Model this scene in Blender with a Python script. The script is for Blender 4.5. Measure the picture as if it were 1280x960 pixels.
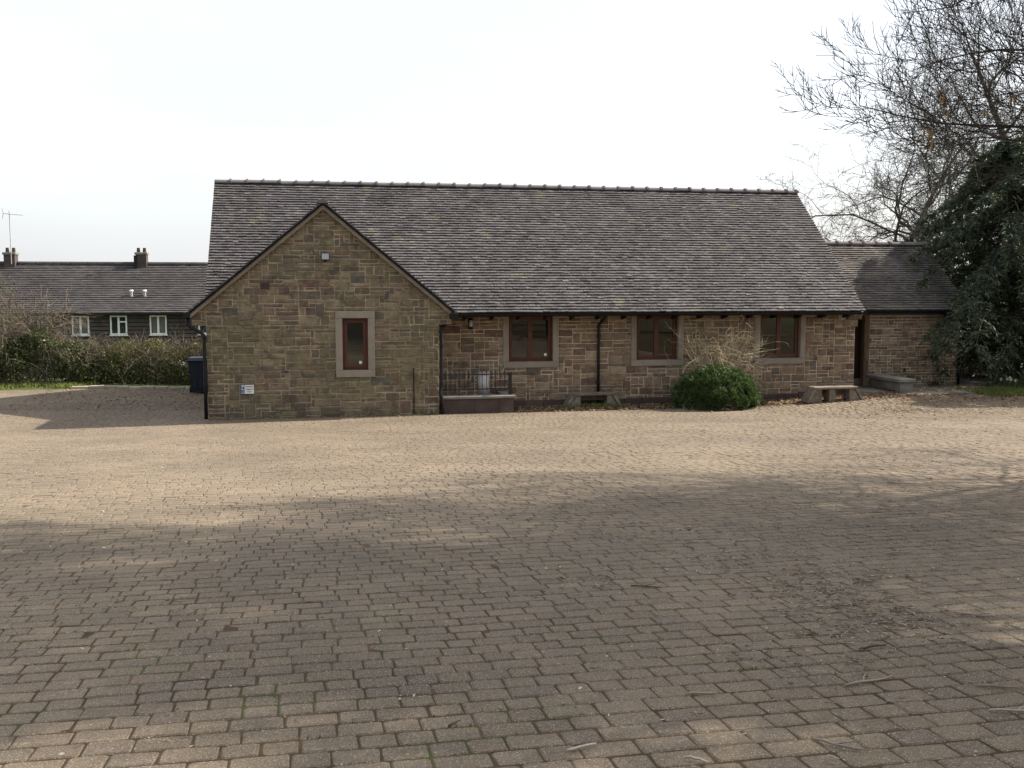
import bpy, math, random
import numpy as np
from mathutils import Vector, Matrix

for o in list(bpy.data.objects):
    bpy.data.objects.remove(o)
scn = bpy.context.scene
COL = scn.collection
random.seed(7)
rng = np.random.default_rng(7)

# ------------------------------------------------------------------ camera
F_PX, PITCH, YAW = 1318.2, 0.0915, 0.1951        # focal length in px of a 1280 px wide picture
CAM_Z = 3.15
cam_d = bpy.data.cameras.new('camera'); cam = bpy.data.objects.new('camera', cam_d); COL.objects.link(cam)
cam_d.sensor_width = 36.0; cam_d.lens = 36.0 * F_PX / 1280.0
cam_d.clip_start = 0.1; cam_d.clip_end = 3000
cam.location = (0, 0, CAM_Z); cam.rotation_euler = (math.pi/2 - PITCH, 0, -YAW)
scn.camera = cam

# ------------------------------------------------------------------ sun and sky
SUN_TO = Vector((1.22, 0.20, 1.0)).normalized()   # towards the sun
SUN_EL = math.asin(SUN_TO.z)
SUN_AZ = math.atan2(SUN_TO.x, SUN_TO.y)
sd = bpy.data.lights.new('sun', 'SUN'); sun = bpy.data.objects.new('sun', sd); COL.objects.link(sun)
sd.energy = 5.0; sd.angle = math.radians(0.6); sd.color = (1.0, 0.93, 0.82)
sun.rotation_euler = SUN_TO.to_track_quat('Z', 'Y').to_euler(); sun.location = (30, 15, 40)
w = bpy.data.worlds.new('World'); scn.world = w; w.use_nodes = True
nt = w.node_tree; nt.nodes.clear()
n_out = nt.nodes.new('ShaderNodeOutputWorld'); n_bg = nt.nodes.new('ShaderNodeBackground')
n_sky = nt.nodes.new('ShaderNodeTexSky'); n_sky.sky_type = 'NISHITA'; n_sky.sun_disc = False
n_sky.sun_elevation = SUN_EL; n_sky.sun_rotation = SUN_AZ
n_sky.air_density = 1.0; n_sky.dust_density = 3.5; n_sky.ozone_density = 1.0
# a thin even veil of high cloud over the sky
n_tc = nt.nodes.new('ShaderNodeTexCoord'); n_map = nt.nodes.new('ShaderNodeMapping'); n_map.inputs['Scale'].default_value = (1.2, 1.2, 3.5)
n_noi = nt.nodes.new('ShaderNodeTexNoise'); n_noi.inputs['Scale'].default_value = 1.6; n_noi.inputs['Detail'].default_value = 5
n_mr = nt.nodes.new('ShaderNodeMapRange'); n_mr.inputs[1].default_value = 0.3; n_mr.inputs[2].default_value = 0.7
n_mr.inputs[3].default_value = 0.42; n_mr.inputs[4].default_value = 0.54
n_mix = nt.nodes.new('ShaderNodeMix'); n_mix.data_type = 'RGBA'
n_mix.inputs[7].default_value = (10.6, 10.9, 11.3, 1)
L = nt.links.new
L(n_tc.outputs['Generated'], n_map.inputs[0]); L(n_map.outputs[0], n_noi.inputs['Vector']); L(n_noi.outputs[0], n_mr.inputs[0])
L(n_mr.outputs[0], n_mix.inputs[0]); L(n_sky.outputs[0], n_mix.inputs[6]); L(n_mix.outputs[2], n_bg.inputs['Color'])
n_bg.inputs['Strength'].default_value = 0.079
L(n_bg.outputs[0], n_out.inputs[0])
vs = scn.view_settings
vs.view_transform = 'Standard'; vs.look = 'None'; vs.gamma = 1.0; vs.use_curve_mapping = False
vs.exposure = 0.95
scn.render.engine = 'CYCLES'
scn.render.resolution_x = 1024; scn.render.resolution_y = 768

# ------------------------------------------------------------------ helpers
def tag(o, label=None, cat=None, group=None, kind=None):
    if label: o['label'] = label
    if cat: o['category'] = cat
    if group: o['group'] = group
    if kind: o['kind'] = kind
    return o
WL = {}
def _link(o, parent):
    COL.objects.link(o)
    if parent is not None:
        o.parent = parent
        if parent.name in WL:
            o.matrix_parent_inverse = Matrix.Translation(-WL[parent.name])
    return o
def thing(name, label, cat, loc, group=None):
    o = bpy.data.objects.new(name, None); COL.objects.link(o)
    o.location = loc; o.empty_display_size = 0.2; WL[o.name] = Vector(loc)
    return tag(o, label, cat, group)
def obj(name, me, mat=None, parent=None):
    o = bpy.data.objects.new(name, me)
    if mat is not None and len(me.materials) == 0: me.materials.append(mat)
    return _link(o, parent)
def np_mesh(name, V, F, rnd=None, smooth=False, mat=None):
    V = np.asarray(V, dtype=np.float32); F = np.asarray(F, dtype=np.int32)
    me = bpy.data.meshes.new(name)
    n, k = F.shape
    me.vertices.add(len(V)); me.vertices.foreach_set('co', V.ravel())
    me.loops.add(n*k); me.loops.foreach_set('vertex_index', F.ravel())
    me.polygons.add(n); me.polygons.foreach_set('loop_start', np.arange(0, n*k, k, dtype=np.int32))
    me.polygons.foreach_set('use_smooth', np.full(n, smooth, dtype=bool))
    if rnd is not None:
        a = me.attributes.new('rnd', 'FLOAT', 'FACE'); a.data.foreach_set('value', np.asarray(rnd, dtype=np.float32))
    me.update(calc_edges=True)
    if mat: me.materials.append(mat)
    return me
class MB:
    def __init__(s): s.V, s.F, s.R = [], [], []
    def add(s, vs, fs, r=0.0):
        b = len(s.V); s.V.extend([tuple(v) for v in vs])
        for f in fs: s.F.append([b+i for i in f]); s.R.append(r)
        return s
    def box(s, x0, x1, y0, y1, z0, z1, r=0.0):
        return s.add([(x0,y0,z0),(x1,y0,z0),(x1,y1,z0),(x0,y1,z0),(x0,y0,z1),(x1,y0,z1),(x1,y1,z1),(x0,y1,z1)],
            [(3,2,1,0),(4,5,6,7),(0,1,5,4),(1,2,6,5),(2,3,7,6),(3,0,4,7)], r)
    def bbox(s, x0, x1, y0, y1, z0, z1, bv=0.01, r=0.0):      # box with chamfered edges
        c = []
        for (z, i) in ((z0, bv), (z0+bv, 0), (z1-bv, 0), (z1, bv)):
            c += [(x0+i+bv*(i==0)*0, y0+i, z), (x1-i, y0+i, z), (x1-i, y1-i, z), (x0+i, y1-i, z)]
        fs = [(3,2,1,0), (12,13,14,15)]
        for l in range(3):
            for k in range(4):
                fs.append((l*4+k, l*4+(k+1)%4, l*4+4+(k+1)%4, l*4+4+k))
        return s.add(c, fs, r)
    def hull(s, a, b, r=0.0):                                # prism between two equal polygons a -> b
        n = len(a)
        fs = [tuple(range(n))[::-1], tuple(range(n, 2*n))]
        for k in range(n): fs.append((k, (k+1) % n, n+(k+1) % n, n+k))
        return s.add(list(a)+list(b), fs, r)
    def ext(s, poly, vec, r=0.0):
        v = Vector(vec); return s.hull([Vector(p) for p in poly], [Vector(p)+v for p in poly], r)
    def tube(s, pts, rad, n=8, r=0.0, cap=True):
        pts = [Vector(p) for p in pts]
        if not hasattr(rad, '__len__'): rad = [rad]*len(pts)
        rings = []; up = Vector((0.31, 0.17, 0.94))
        for i, p in enumerate(pts):
            d = (pts[min(i+1, len(pts)-1)] - pts[max(i-1, 0)]).normalized()
            if abs(d.dot(up)) > 0.97: up = Vector((1, 0.1, 0))
            x = d.cross(up).normalized(); y = d.cross(x)
            rings.append([p + (x*math.cos(2*math.pi*k/n) + y*math.sin(2*math.pi*k/n))*rad[i] for k in range(n)])
        vs = [v for rg in rings for v in rg]; fs = []
        for i in range(len(pts)-1):
            for k in range(n): fs.append((i*n+k, i*n+(k+1) % n, (i+1)*n+(k+1) % n, (i+1)*n+k))
        if cap: fs += [tuple(range(n))[::-1], tuple(range((len(pts)-1)*n, len(pts)*n))]
        return s.add(vs, fs, r)
    def mesh(s, name, mat=None, smooth=False):
        me = bpy.data.meshes.new(name); me.from_pydata(s.V, [], s.F)
        a = me.attributes.new('rnd', 'FLOAT', 'FACE'); a.data.foreach_set('value', np.array(s.R, dtype=np.float32))
        if smooth: me.polygons.foreach_set('use_smooth', np.ones(len(s.F), dtype=bool))
        me.update()
        if mat: me.materials.append(mat)
        return me
    def build(s, name, mat, parent=None, smooth=False):
        return obj(name, s.mesh(name, mat, smooth), None, parent)

def sstep(x, a, b):
    t = np.clip((np.asarray(x, dtype=float)-a)/(b-a), 0, 1); return t*t*(3-2*t)

# ------------------------------------------------------------------ materials
def mk(name, ramp, rough=0.85, noise=(3.0, 0.35), bump=(40.0, 0.25, 0.01), over=(), spec=0.25, fine=(120.0, 0.15), transl=0.0, metal=0.0):
    m = bpy.data.materials.new(name); m.use_nodes = True; t = m.node_tree; t.nodes.clear(); N = t.nodes.new; K = t.links.new
    out = N('ShaderNodeOutputMaterial'); bs = N('ShaderNodeBsdfPrincipled')
    bs.inputs['Roughness'].default_value = rough; bs.inputs['Specular IOR Level'].default_value = spec; bs.inputs['Metallic'].default_value = metal
    geo = N('ShaderNodeNewGeometry'); pos = geo.outputs['Position']
    at = N('ShaderNodeAttribute'); at.attribute_name = 'rnd'; oi = N('ShaderNodeObjectInfo')
    ad = N('ShaderNodeMath'); ad.operation = 'ADD'; K(at.outputs['Fac'], ad.inputs[0]); K(oi.outputs['Random'], ad.inputs[1])
    fr = N('ShaderNodeMath'); fr.operation = 'FRACT'; K(ad.outputs[0], fr.inputs[0])
    cr = N('ShaderNodeValToRGB'); e = cr.color_ramp.elements
    for i, c in enumerate(ramp):
        p = i/max(1, len(ramp)-1)
        el = e[i] if i < 2 else e.new(p)
        el.position = p; el.color = (*c, 1)
    if len(ramp) == 1: e[1].color = (*ramp[0], 1)
    K(fr.outputs[0], cr.inputs[0]); c = cr.outputs[0]
    def ntex(scale, det=4):
        n = N('ShaderNodeTexNoise'); n.inputs['Scale'].default_value = scale; n.inputs['Detail'].default_value = det; K(pos, n.inputs['Vector']); return n.outputs[0]
    for (sc, am) in (noise, fine):
        if am <= 0: continue
        mr = N('ShaderNodeMapRange'); mr.inputs[1].default_value = 0.25; mr.inputs[2].default_value = 0.75
        mr.inputs[3].default_value = 1-am; mr.inputs[4].default_value = 1+am; K(ntex(sc), mr.inputs[0])
        mx = N('ShaderNodeVectorMath'); mx.operation = 'SCALE'; K(c, mx.inputs[0]); K(mr.outputs[0], mx.inputs['Scale']); c = mx.outputs[0]
    for (col, sc, lo, hi, am) in over:
        mr = N('ShaderNodeMapRange'); mr.inputs[1].default_value = lo; mr.inputs[2].default_value = hi; mr.inputs[3].default_value = 0; mr.inputs[4].default_value = am
        K(ntex(sc, 6), mr.inputs[0])
        mx = N('ShaderNodeMix'); mx.data_type = 'RGBA'; K(mr.outputs[0], mx.inputs[0]); K(c, mx.inputs[6]); mx.inputs[7].default_value = (*col, 1); c = mx.outputs[2]
    K(c, bs.inputs['Base Color'])
    if bump and bump[1] > 0:
        bp = N('ShaderNodeBump'); bp.inputs['Strength'].default_value = bump[1]; bp.inputs['Distance'].default_value = bump[2]
        K(ntex(bump[0], 6), bp.inputs['Height']); K(bp.outputs[0], bs.inputs['Normal'])
    if transl > 0:
        tr = N('ShaderNodeBsdfTranslucent'); K(c, tr.inputs[0]); ms = N('ShaderNodeMixShader'); ms.inputs[0].default_value = transl
        K(bs.outputs[0], ms.inputs[1]); K(tr.outputs[0], ms.inputs[2]); K(ms.outputs[0], out.inputs[0])
    else: K(bs.outputs[0], out.inputs[0])
    return m
def glass(name):
    m = bpy.data.materials.new(name); m.use_nodes = True; t = m.node_tree; t.nodes.clear(); N = t.nodes.new; K = t.links.new
    out = N('ShaderNodeOutputMaterial'); tr = N('ShaderNodeBsdfTransparent'); tr.inputs[0].default_value = (.72, .76, .74, 1)
    gl = N('ShaderNodeBsdfGlossy'); gl.inputs['Roughness'].default_value = 0.015
    fz = N('ShaderNodeFresnel'); fz.inputs[0].default_value = 1.75; ms = N('ShaderNodeMixShader')
    K(fz.outputs[0], ms.inputs[0]); K(tr.outputs[0], ms.inputs[1]); K(gl.outputs[0], ms.inputs[2]); K(ms.outputs[0], out.inputs[0])
    return m
MOSS = (0.075, 0.10, 0.028)
M = {}
M['paver'] = mk('paving_block', [(0.134,0.100,0.068),(0.159,0.121,0.081),(0.147,0.111,0.074),(0.168,0.126,0.083),(0.153,0.117,0.080),(0.129,0.098,0.069),(0.163,0.125,0.085)], 0.88, (0.5, .28), (110, .5, .004),
    over=[((.46,.42,.36), 150, .56, .63, .6), ((.085,.08,.05), 5, .58, .75, .4)], fine=(45, .2))
M['joint'] = mk('paving_joint', [(.062,.040,.022)], 0.95, (2.5, .4), (60, .5, .01), over=[((.06,.075,.02), 1.6, .52, .62, .8), ((.13,.08,.035), 9, .55, .65, .6)])
M['stone'] = mk('wall_stone', [(.225,.165,.108),(.13,.094,.066),(.28,.215,.145),(.16,.092,.068),(.24,.175,.112),(.12,.10,.08),(.25,.175,.112),(.185,.145,.10),(.13,.076,.06),(.31,.24,.165)], 0.92, (7, .35), (28, .7, .025),
    over=[((.10,.075,.055), 5, .58, .72, .5), ((.34,.28,.20), 8, .60, .68, .45)], fine=(70, .25))
M['stone_green'] = mk('wall_stone_algae', [(0.186,0.142,0.097),(0.112,0.087,0.067),(0.242,0.195,0.128),(0.140,0.090,0.071),(0.191,0.157,0.097),(0.093,0.084,0.076),(0.209,0.162,0.107),(0.158,0.138,0.087),(0.116,0.078,0.066),(0.270,0.214,0.143)], 0.92, (6, .35), (28, .7, .025),
    over=[((.125,.122,.065), 0.8, .46, .64, .45), ((.27,.28,.17), 6.5, .63, .70, .6), ((.06,.052,.048), 3.5, .56, .70, .6), ((.30,.25,.17), 9, .60, .68, .4)], fine=(70, .2))
M['mortar'] = mk('mortar', [(.36,.29,.205)], 0.95, (3, .3), (80, .4, .006), over=[((.16,.15,.085), 1.1, .48, .66, .5), ((.15,.12,.09), 5, .55, .66, .6)])
M['mortar_pale'] = mk('pale_mortar', [(.47,.39,.29)], 0.95, (3, .25), (80, .4, .006), over=[((.24,.20,.145), 2.2, .52, .66, .6)])
M['dress'] = mk('dressed_stone', [(0.247,0.215,0.174),(0.272,0.235,0.188),(0.233,0.200,0.164)], 0.85, (4, .14), (70, .2, .004), over=[((.16,.13,.11), 3, .6, .75, .4)])
M['plinth'] = mk('dark_stone', [(.085,.06,.052),(.07,.05,.045),(.10,.072,.06)], 0.9, (4, .25), (50, .4, .01))
M['tile'] = mk('roof_tile', [(0.072,0.065,0.067),(0.101,0.093,0.093),(0.059,0.053,0.056),(0.112,0.104,0.102),(0.080,0.069,0.069),(0.093,0.087,0.090),(0.053,0.049,0.053),(0.133,0.125,0.120)], 0.85, (1.1, .28), (60, .4, .006),
    over=[((.075,.068,.07), 0.85, .52, .66, .5), ((.45,.44,.40), 17, .64, .71, .6), ((.26,.25,.12), 1.3, .62, .74, .35)], fine=(40, .2))
M['tile_annex'] = mk('annex_roof_tile', [(0.086,0.074,0.068),(0.119,0.105,0.094),(0.072,0.062,0.059),(0.130,0.116,0.104),(0.097,0.080,0.072),(0.108,0.099,0.092)], 0.85, (1.3, .35), (60, .4, .006),
    over=[((.05,.045,.045), 1.1, .50, .62, .65), ((.45,.43,.36), 19, .64, .70, .6), ((.20,.19,.08), 1.6, .58, .70, .5)], fine=(40, .25))
M['tile_far'] = mk('house_roof_tile', [(0.072,0.066,0.068),(0.086,0.078,0.078),(0.065,0.060,0.062),(0.098,0.087,0.083)], 0.9, (0.8, .25), (12, .5, .03), over=[((.22,.20,.17), 3.5, .68, .76, .5), ((.05,.05,.045), .4, .55, .7, .4)])
M['ridge'] = mk('ridge_tile', [(.13,.115,.115),(.16,.14,.138),(.11,.10,.10)], 0.85, (3, .2), (50, .3, .006), over=[((.30,.27,.12), 4, .66, .74, .6)])
M['verge'] = mk('verge_mortar', [(.20,.165,.125)], 0.92, (3, .3), (60, .4, .008), over=[((.14,.14,.07), 2, .52, .68, .5), ((.36,.34,.24), 6, .66, .72, .6)])
M['black'] = mk('black_paint', [(.009,.009,.011)], 0.5, (3, .1), None, spec=.25, fine=(60, .05))
M['iron'] = mk('black_iron', [(.015,.014,.014)], 0.55, (8, .2), (90, .2, .002), spec=.4)
M['wood'] = mk('brown_joinery', [(.085,.026,.015),(.095,.030,.017)], 0.5, (6, .2), (30, .1, .003), spec=.4)
M['door'] = mk('door_timber', [(.030,.016,.013),(.035,.019,.015)], 0.6, (6, .2), (30, .15, .004))
M['interior'] = mk('interior_plaster', [(.13,.12,.11)], 0.9, (1, .1), None)
M['glass'] = glass('window_glass')
M['white'] = mk('white_paint', [(.75,.75,.73)], 0.5, (3, .06), None, spec=.4, fine=(30, .03))
M['timber'] = mk('weathered_timber', [(.17,.14,.11),(.21,.175,.14),(.14,.115,.09)], 0.9, (9, .35), (40, .5, .01), over=[((.27,.235,.19), 7, .55, .7, .5)])
M['concrete'] = mk('grey_concrete', [(.20,.185,.165)], 0.9, (4, .25), (60, .4, .008), over=[((.11,.10,.075), 3, .5, .66, .5)])
M['path'] = mk('path_concrete', [(.22,.195,.165)], 0.92, (1.2, .3), (50, .5, .01), over=[((.09,.065,.042), 1.6, .5, .62, .7)])
M['soil'] = mk('leaf_mould', [(.085,.055,.034)], 0.95, (4, .4), (30, .8, .03), over=[((.17,.115,.07), 12, .52, .64, .7)])
M['grass'] = mk('grass', [(.085,.11,.024),(.13,.155,.034),(.16,.175,.05)], 0.9, (1.5, .3), (30, .6, .03))
M['lawn'] = mk('lawn_ground', [(.065,.085,.025)], 0.95, (1.5, .35), (25, .8, .03), over=[((.12,.09,.05), 3, .55, .7, .5)])
M['bark'] = mk('bark', [(0.053,0.041,0.034),(0.065,0.051,0.042)], 0.9, (6, .35), (40, .6, .01), over=[((.12,.13,.09), 2.5, .55, .7, .4)])
M['bark_far'] = mk('bark_pale', [(0.078,0.068,0.056),(0.095,0.082,0.068)], 0.9, (2, .3), None, over=[((.13,.14,.08), 1.2, .5, .7, .4)])
M['twig'] = mk('pale_twig', [(.46,.38,.24),(.55,.47,.31),(.36,.29,.18)], 0.85, (6, .25), None)
M['twig_brown'] = mk('brown_twig', [(.13,.105,.078),(.17,.138,.10),(.095,.078,.058)], 0.9, (2, .25), None)
M['leaf'] = mk('hedge_leaf', [(.035,.055,.016),(.055,.080,.022),(.09,.11,.03),(.04,.065,.02),(.13,.13,.04)], 0.55, (1.2, .35), None, spec=.4, transl=.25)
M['leaf_bud'] = mk('budding_leaf', [(.14,.15,.04),(.10,.12,.035),(.18,.16,.06),(.09,.08,.035)], 0.6, (1.2, .3), None, transl=.3)
M['leaf_dome'] = mk('dwarf_conifer_leaf', [(.035,.065,.022),(.06,.10,.03),(.115,.165,.05),(.042,.072,.025)], 0.5, (2.5, .3), None, spec=.4, transl=.25)
M['leaf_yew'] = mk('conifer_needles', [(.036,.052,.030),(.050,.070,.036),(.075,.092,.044),(.03,.045,.028)], 0.65, (1.0, .3), None, spec=.3, transl=.15)
M['leaf_laurel'] = mk('laurel_leaf', [(.03,.055,.015),(.055,.09,.022),(.10,.14,.03),(.04,.07,.02)], 0.4, (1.5, .3), None, spec=.5, transl=.25)
M['litter'] = mk('dead_leaf', [(.17,.10,.055),(.25,.16,.09),(.11,.07,.045),(.32,.23,.14),(.20,.12,.06)], 0.85, (3, .2), None, transl=.1)
M['stick'] = mk('stick', [(.16,.12,.085),(.34,.28,.21),(.08,.06,.045),(.48,.42,.34),(.12,.09,.065)], 0.85, (5, .25), None)
M['scrap'] = mk('leaf_scrap', [(.50,.45,.37),(.10,.07,.05),(.58,.54,.46),(.20,.14,.09),(.42,.34,.25)], 0.8, (5, .2), None)
M['petal'] = mk('flower_petal', [(.70,.62,.60),(.75,.72,.66),(.70,.50,.50),(.72,.68,.40)], 0.6, (3, .1), None, transl=.3)
M['catkin'] = mk('catkin', [(0.336,0.203,0.072),(0.288,0.165,0.056),(0.384,0.247,0.104)], 0.85, (20, .3), (120, .6, .004), transl=.1)
M['navy'] = mk('navy_plastic', [(.012,.017,.032)], 0.45, (3, .15), (60, .1, .002), spec=.4)
M['galv'] = mk('galvanised_steel', [(.38,.37,.36)], 0.5, (6, .2), None, spec=.5, metal=.4)
M['rust'] = mk('rust', [(0.060,0.040,0.036)], 0.9, (20, .3), (60, .4, .004))
M['boarding'] = mk('dark_boarding', [(.06,.050,.043),(.075,.062,.053),(.05,.042,.036),(.085,.071,.06)], 0.85, (2, .3), (8, .3, .02))
M['brick_far'] = mk('house_brick', [(.075,.058,.05)], 0.9, (3, .3), (10, .4, .02))
M['glass_far'] = mk('dark_pane', [(.02,.024,.028)], 0.06, (1, .1), None, spec=.6, fine=(10, 0))
M['carpaint'] = mk('car_paint', [(.62,.63,.64)], 0.25, (1, .03), None, spec=.6, fine=(10, 0))
M['rubber'] = mk('rubber', [(.02,.02,.02)], 0.8, (6, .1), None)
M['signblue'] = mk('sign_blue', [(.012,.045,.20)], 0.5, (3, .05), None, fine=(10, 0))
M['signblack'] = mk('sign_ink', [(.012,.014,.03)], 0.5, (3, .05), None, fine=(10, 0))
M['lens'] = mk('lamp_lens', [(.42,.45,.47)], 0.2, (3, .05), None, spec=.6, fine=(10, 0))
M['alarm'] = mk('alarm_cover', [(.36,.33,.27)], 0.5, (3, .1), None)
M['kerb'] = mk('kerb_stone', [(.36,.31,.25),(.30,.26,.21),(.42,.36,.29)], 0.9, (4, .25), (40, .4, .01))

# ------------------------------------------------------------------ the lie of the land
SL = 0.0692
def G(u, v):
    u = np.asarray(u, dtype=float); v = np.asarray(v, dtype=float)
    t_ = np.clip(24.0-v, -1.5, 34); z = SL*np.where(t_ < 1.5, (t_+1.5)**2/6.0, t_)   # gentle dip, level before the hall
    z = z + 0.20*sstep(u, 11, 17)*sstep(v, 19, 27)
    z = z + 0.10*sstep(-u, 2.6, 6.5)*sstep(v, 24.5, 30)
    z = z - 2.4*sstep(v, 37, 52)*sstep(-u, -12, -2) - 3.0*sstep(v, 90, 200)
    z = z + 0.008*np.sin(1.1*u+.7)*np.sin(.8*v+.3*u)*sstep(-v, -25, -22) + 0.004*np.sin(2.7*u+v)*np.sin(2.1*v-.6*u)*sstep(-v, -25, -22)
    return z
def g(u, v): return float(G(u, v))
def sheet(name, us, vs, mat, dz=0.0, keep=None, dzf=None):
    us = np.asarray(us); vs = np.asarray(vs); U, Vv = np.meshgrid(us, vs); Z = G(U, Vv) + dz
    if dzf is not None: Z = Z + dzf(U, Vv)
    V = np.stack([U.ravel(), Vv.ravel(), Z.ravel()], 1); n = len(us); F = []
    for j in range(len(vs)-1):
        for i in range(n-1):
            if keep is None or keep((us[i]+us[i+1])/2, (vs[j]+vs[j+1])/2): F.append((j*n+i, j*n+i+1, (j+1)*n+i+1, (j+1)*n+i))
    return obj(name, np_mesh(name, V, np.array(F), np.zeros(len(F)), True, mat))
def lin(a, b, s): return list(np.linspace(a, b, max(2, int(round((b-a)/s))+1)))

YU0, YU1, YV0, YV1 = -18.0, 24.0, -6.0, 33.6
def in_yard(u, v): return YU0 < u < YU1 and YV0 < v < YV1
gu = [-900, -400, -150, -80, -50, -35, -26, -20] + lin(-18, 24, 1.0) + [27, 32, 40, 60, 100, 200, 450, 900]
gv = [-700, -200, -80, -40, -20, -12, -8] + lin(-6, 60, 1.0) + [70, 90, 120, 160, 220, 400, 800, 1600]
ground = tag(sheet('ground', gu, gv, M['lawn'], 0, None, lambda U, V: np.where((U > YU0-.6) & (U < YU1+.6) & (V > YV0-.6) & (V < YV1+.2), -0.09, 0.0)), kind='structure')
def pave_ok(u, v):
    if v < 26.15: ok = u < 19.2 + max(0, (25.2-v))*1.0 if v > 24 else u < 24
    else: ok = u < -2.2
    if v > 25.5 and -2.35 < u < 5.25: ok = v < 25.93
    return ok and v < 33.5
paving = tag(sheet('paving', lin(-18, 24, 0.3), lin(-6, 33.6, 0.3), M['joint'], -0.0045, lambda u, v: True), kind='structure')

# paving blocks: rows along the building, two lengths
def paver_mesh(L_, W_, k):
    r = np.random.default_rng(100+k)
    c = 0.0105; h = 0.005
    x, y = L_/2, W_/2
    ring = []
    for (sx, sy) in ((-1,-1), (1,-1), (1,1), (-1,1)):
        a = (sx*(x - c*(.5+r.random())), sy*y); b = (sx*x, sy*(y - c*(.5+r.random())))
        ring += ([a, b] if sx*sy < 0 else [b, a])
    ring = np.array(ring) + r.normal(0, .0022, (8, 2))
    top = np.c_[ring*np.array([(x-.007)/x, (y-.007)/y]), np.full(8, 0.0) + r.normal(0, .0008, 8)]
    mid = np.c_[ring, np.full(8, -h)]; bot = np.c_[ring, np.full(8, -0.04)]
    V = np.r_[top, mid, bot]
    F = [tuple(range(8))]
    for l in range(2):
        for k2 in range(8): F.append((l*8+(k2+1) % 8, l*8+k2, l*8+8+k2, l*8+8+(k2+1) % 8))
    return V, F
ROW, GAP = 0.150, 0.0092
variants = {}
for li, LL in enumerate((0.15, 0.225, 0.185)):
    variants[li] = [paver_mesh(LL-.0062, ROW-.0112, li*10+k) for k in range(4)]
pmesh = {}
for li in variants:
    for k, (V, F) in enumerate(variants[li]):
        me = bpy.data.meshes.new('paving_block'); me.from_pydata([tuple(v) for v in V], [], [f[::1] for f in F]); me.update(); me.materials.append(M['paver'])
        pmesh[(li, k)] = me
def px(u, v, z):
    s, c = math.sin(YAW), math.cos(YAW); x = u*c - v*s; d = u*s + v*c; zz = z-CAM_Z
    D = d*math.cos(PITCH) - zz*math.sin(PITCH); Y = zz*math.cos(PITCH) + d*math.sin(PITCH)
    if D < .3: return (-9e9, -9e9, D)
    return (640+F_PX*x/D, 480-F_PX*Y/D, D)
blocks = []
v = 2.6; row = 0
R_ = random.Random(3)
while v < 33.4:
    vc = v + ROW/2
    ua = -0.62*v - 3 if v < 20 else -15.4 + (v-20)*.0
    ub = min(24, 1.10*v + 2.5)
    u = max(-16, ua) - R_.random()*.3
    while u < ub:
        li = R_.choices((0, 1, 2), (5, 5, 2))[0]; LL = (0.15, 0.225, 0.185)[li]
        uc = u + LL/2
        if pave_ok(uc, vc):
            x, y, D = px(uc, vc, g(uc, vc))
            m = 1.7*F_PX/max(D, 1)
            if -m < x < 1280+m and y < 960+.7*m:
                blocks.append((uc, vc + R_.gauss(0, .002), li, R_.randrange(4), R_.random(), D, (0 < x < 1280 and 0 < y < 965), R_.gauss(0, .0012), R_.gauss(0, .012), R_.gauss(0, .006), R_.gauss(0, .006)))
        u += LL
    v += ROW; row += 1
big = sorted([i for i, b in enumerate(blocks) if b[6]], key=lambda i: blocks[i][5] - 2.2*(blocks[i][2] == 1)*.2)[:300]
bigset = set(big)
AV, AF8, AF4, AR8, AR4 = [], [], [], [], []
base = 0
by = {}
for i, b in enumerate(blocks):
    if i in bigset:
        o = bpy.data.objects.new('paving_block', pmesh[(b[2], b[3])]); _link(o, paving)
        o.location = (b[0], b[1], g(b[0], b[1]) + b[7]); o.rotation_euler = (b[9] - math.atan(SL), b[10], b[8])
    else: by.setdefault((b[2], b[3]), []).append(b)
Vall, Fall, Rall = [], [], []
off = 0
f8, r8 = [], []
for key, lst in by.items():
    V, F = variants[key[0]][key[1]]
    A = np.array([[b[0], b[1], b[7], b[8], b[9], b[10], b[4]] for b in lst]); n = len(lst)
    z = G(A[:,0], A[:,1]) + A[:,2]
    slope = -SL*np.clip((25.5-A[:,1])/3.0, 0, 1)
    c, s = np.cos(A[:,3]), np.sin(A[:,3])
    X = V[None,:,0]*c[:,None] - V[None,:,1]*s[:,None]; Y = V[None,:,0]*s[:,None] + V[None,:,1]*c[:,None]
    Z = V[None,:,2] + z[:,None] + Y*(slope+A[:,4])[:,None] - X*A[:,5][:,None]
    P = np.stack([X + A[:,0][:,None], Y + A[:,1][:,None], Z], 2).reshape(-1, 3)
    Vall.append(P)
    q = np.array([f for f in F if len(f) == 4]); idx = (np.arange(n)*24)[:,None,None] + off
    Fall.append((q[None] + idx).reshape(-1, 4)); Rall.append(np.repeat(A[:,6], len(q)))
    t8 = np.array([(0,1,2,7), (2,3,6,7), (3,4,5,6)]); Fall.append((t8[None] + idx).reshape(-1, 4)); Rall.append(np.repeat(A[:,6], 3))
    off += n*24
o = obj('paving_blocks', np_mesh('paving_blocks', np.concatenate(Vall), np.concatenate(Fall), np.concatenate(Rall), False, M['paver']), None, paving); tag(o, kind='stuff')
print('blocks', len(blocks))

# beds, path
bed = tag(sheet('garden_bed', lin(5.2, 16.6, .4), lin(26.13, 27.2, .18), M['soil'], 0.012), kind='structure')
path = tag(sheet('path', lin(15.2, 30, .5), lin(26.13, 36, .5), M['path'], 0.016, lambda u, v: not (15.3 < u < 19.4 and v > 29.2)), kind='structure')

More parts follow.
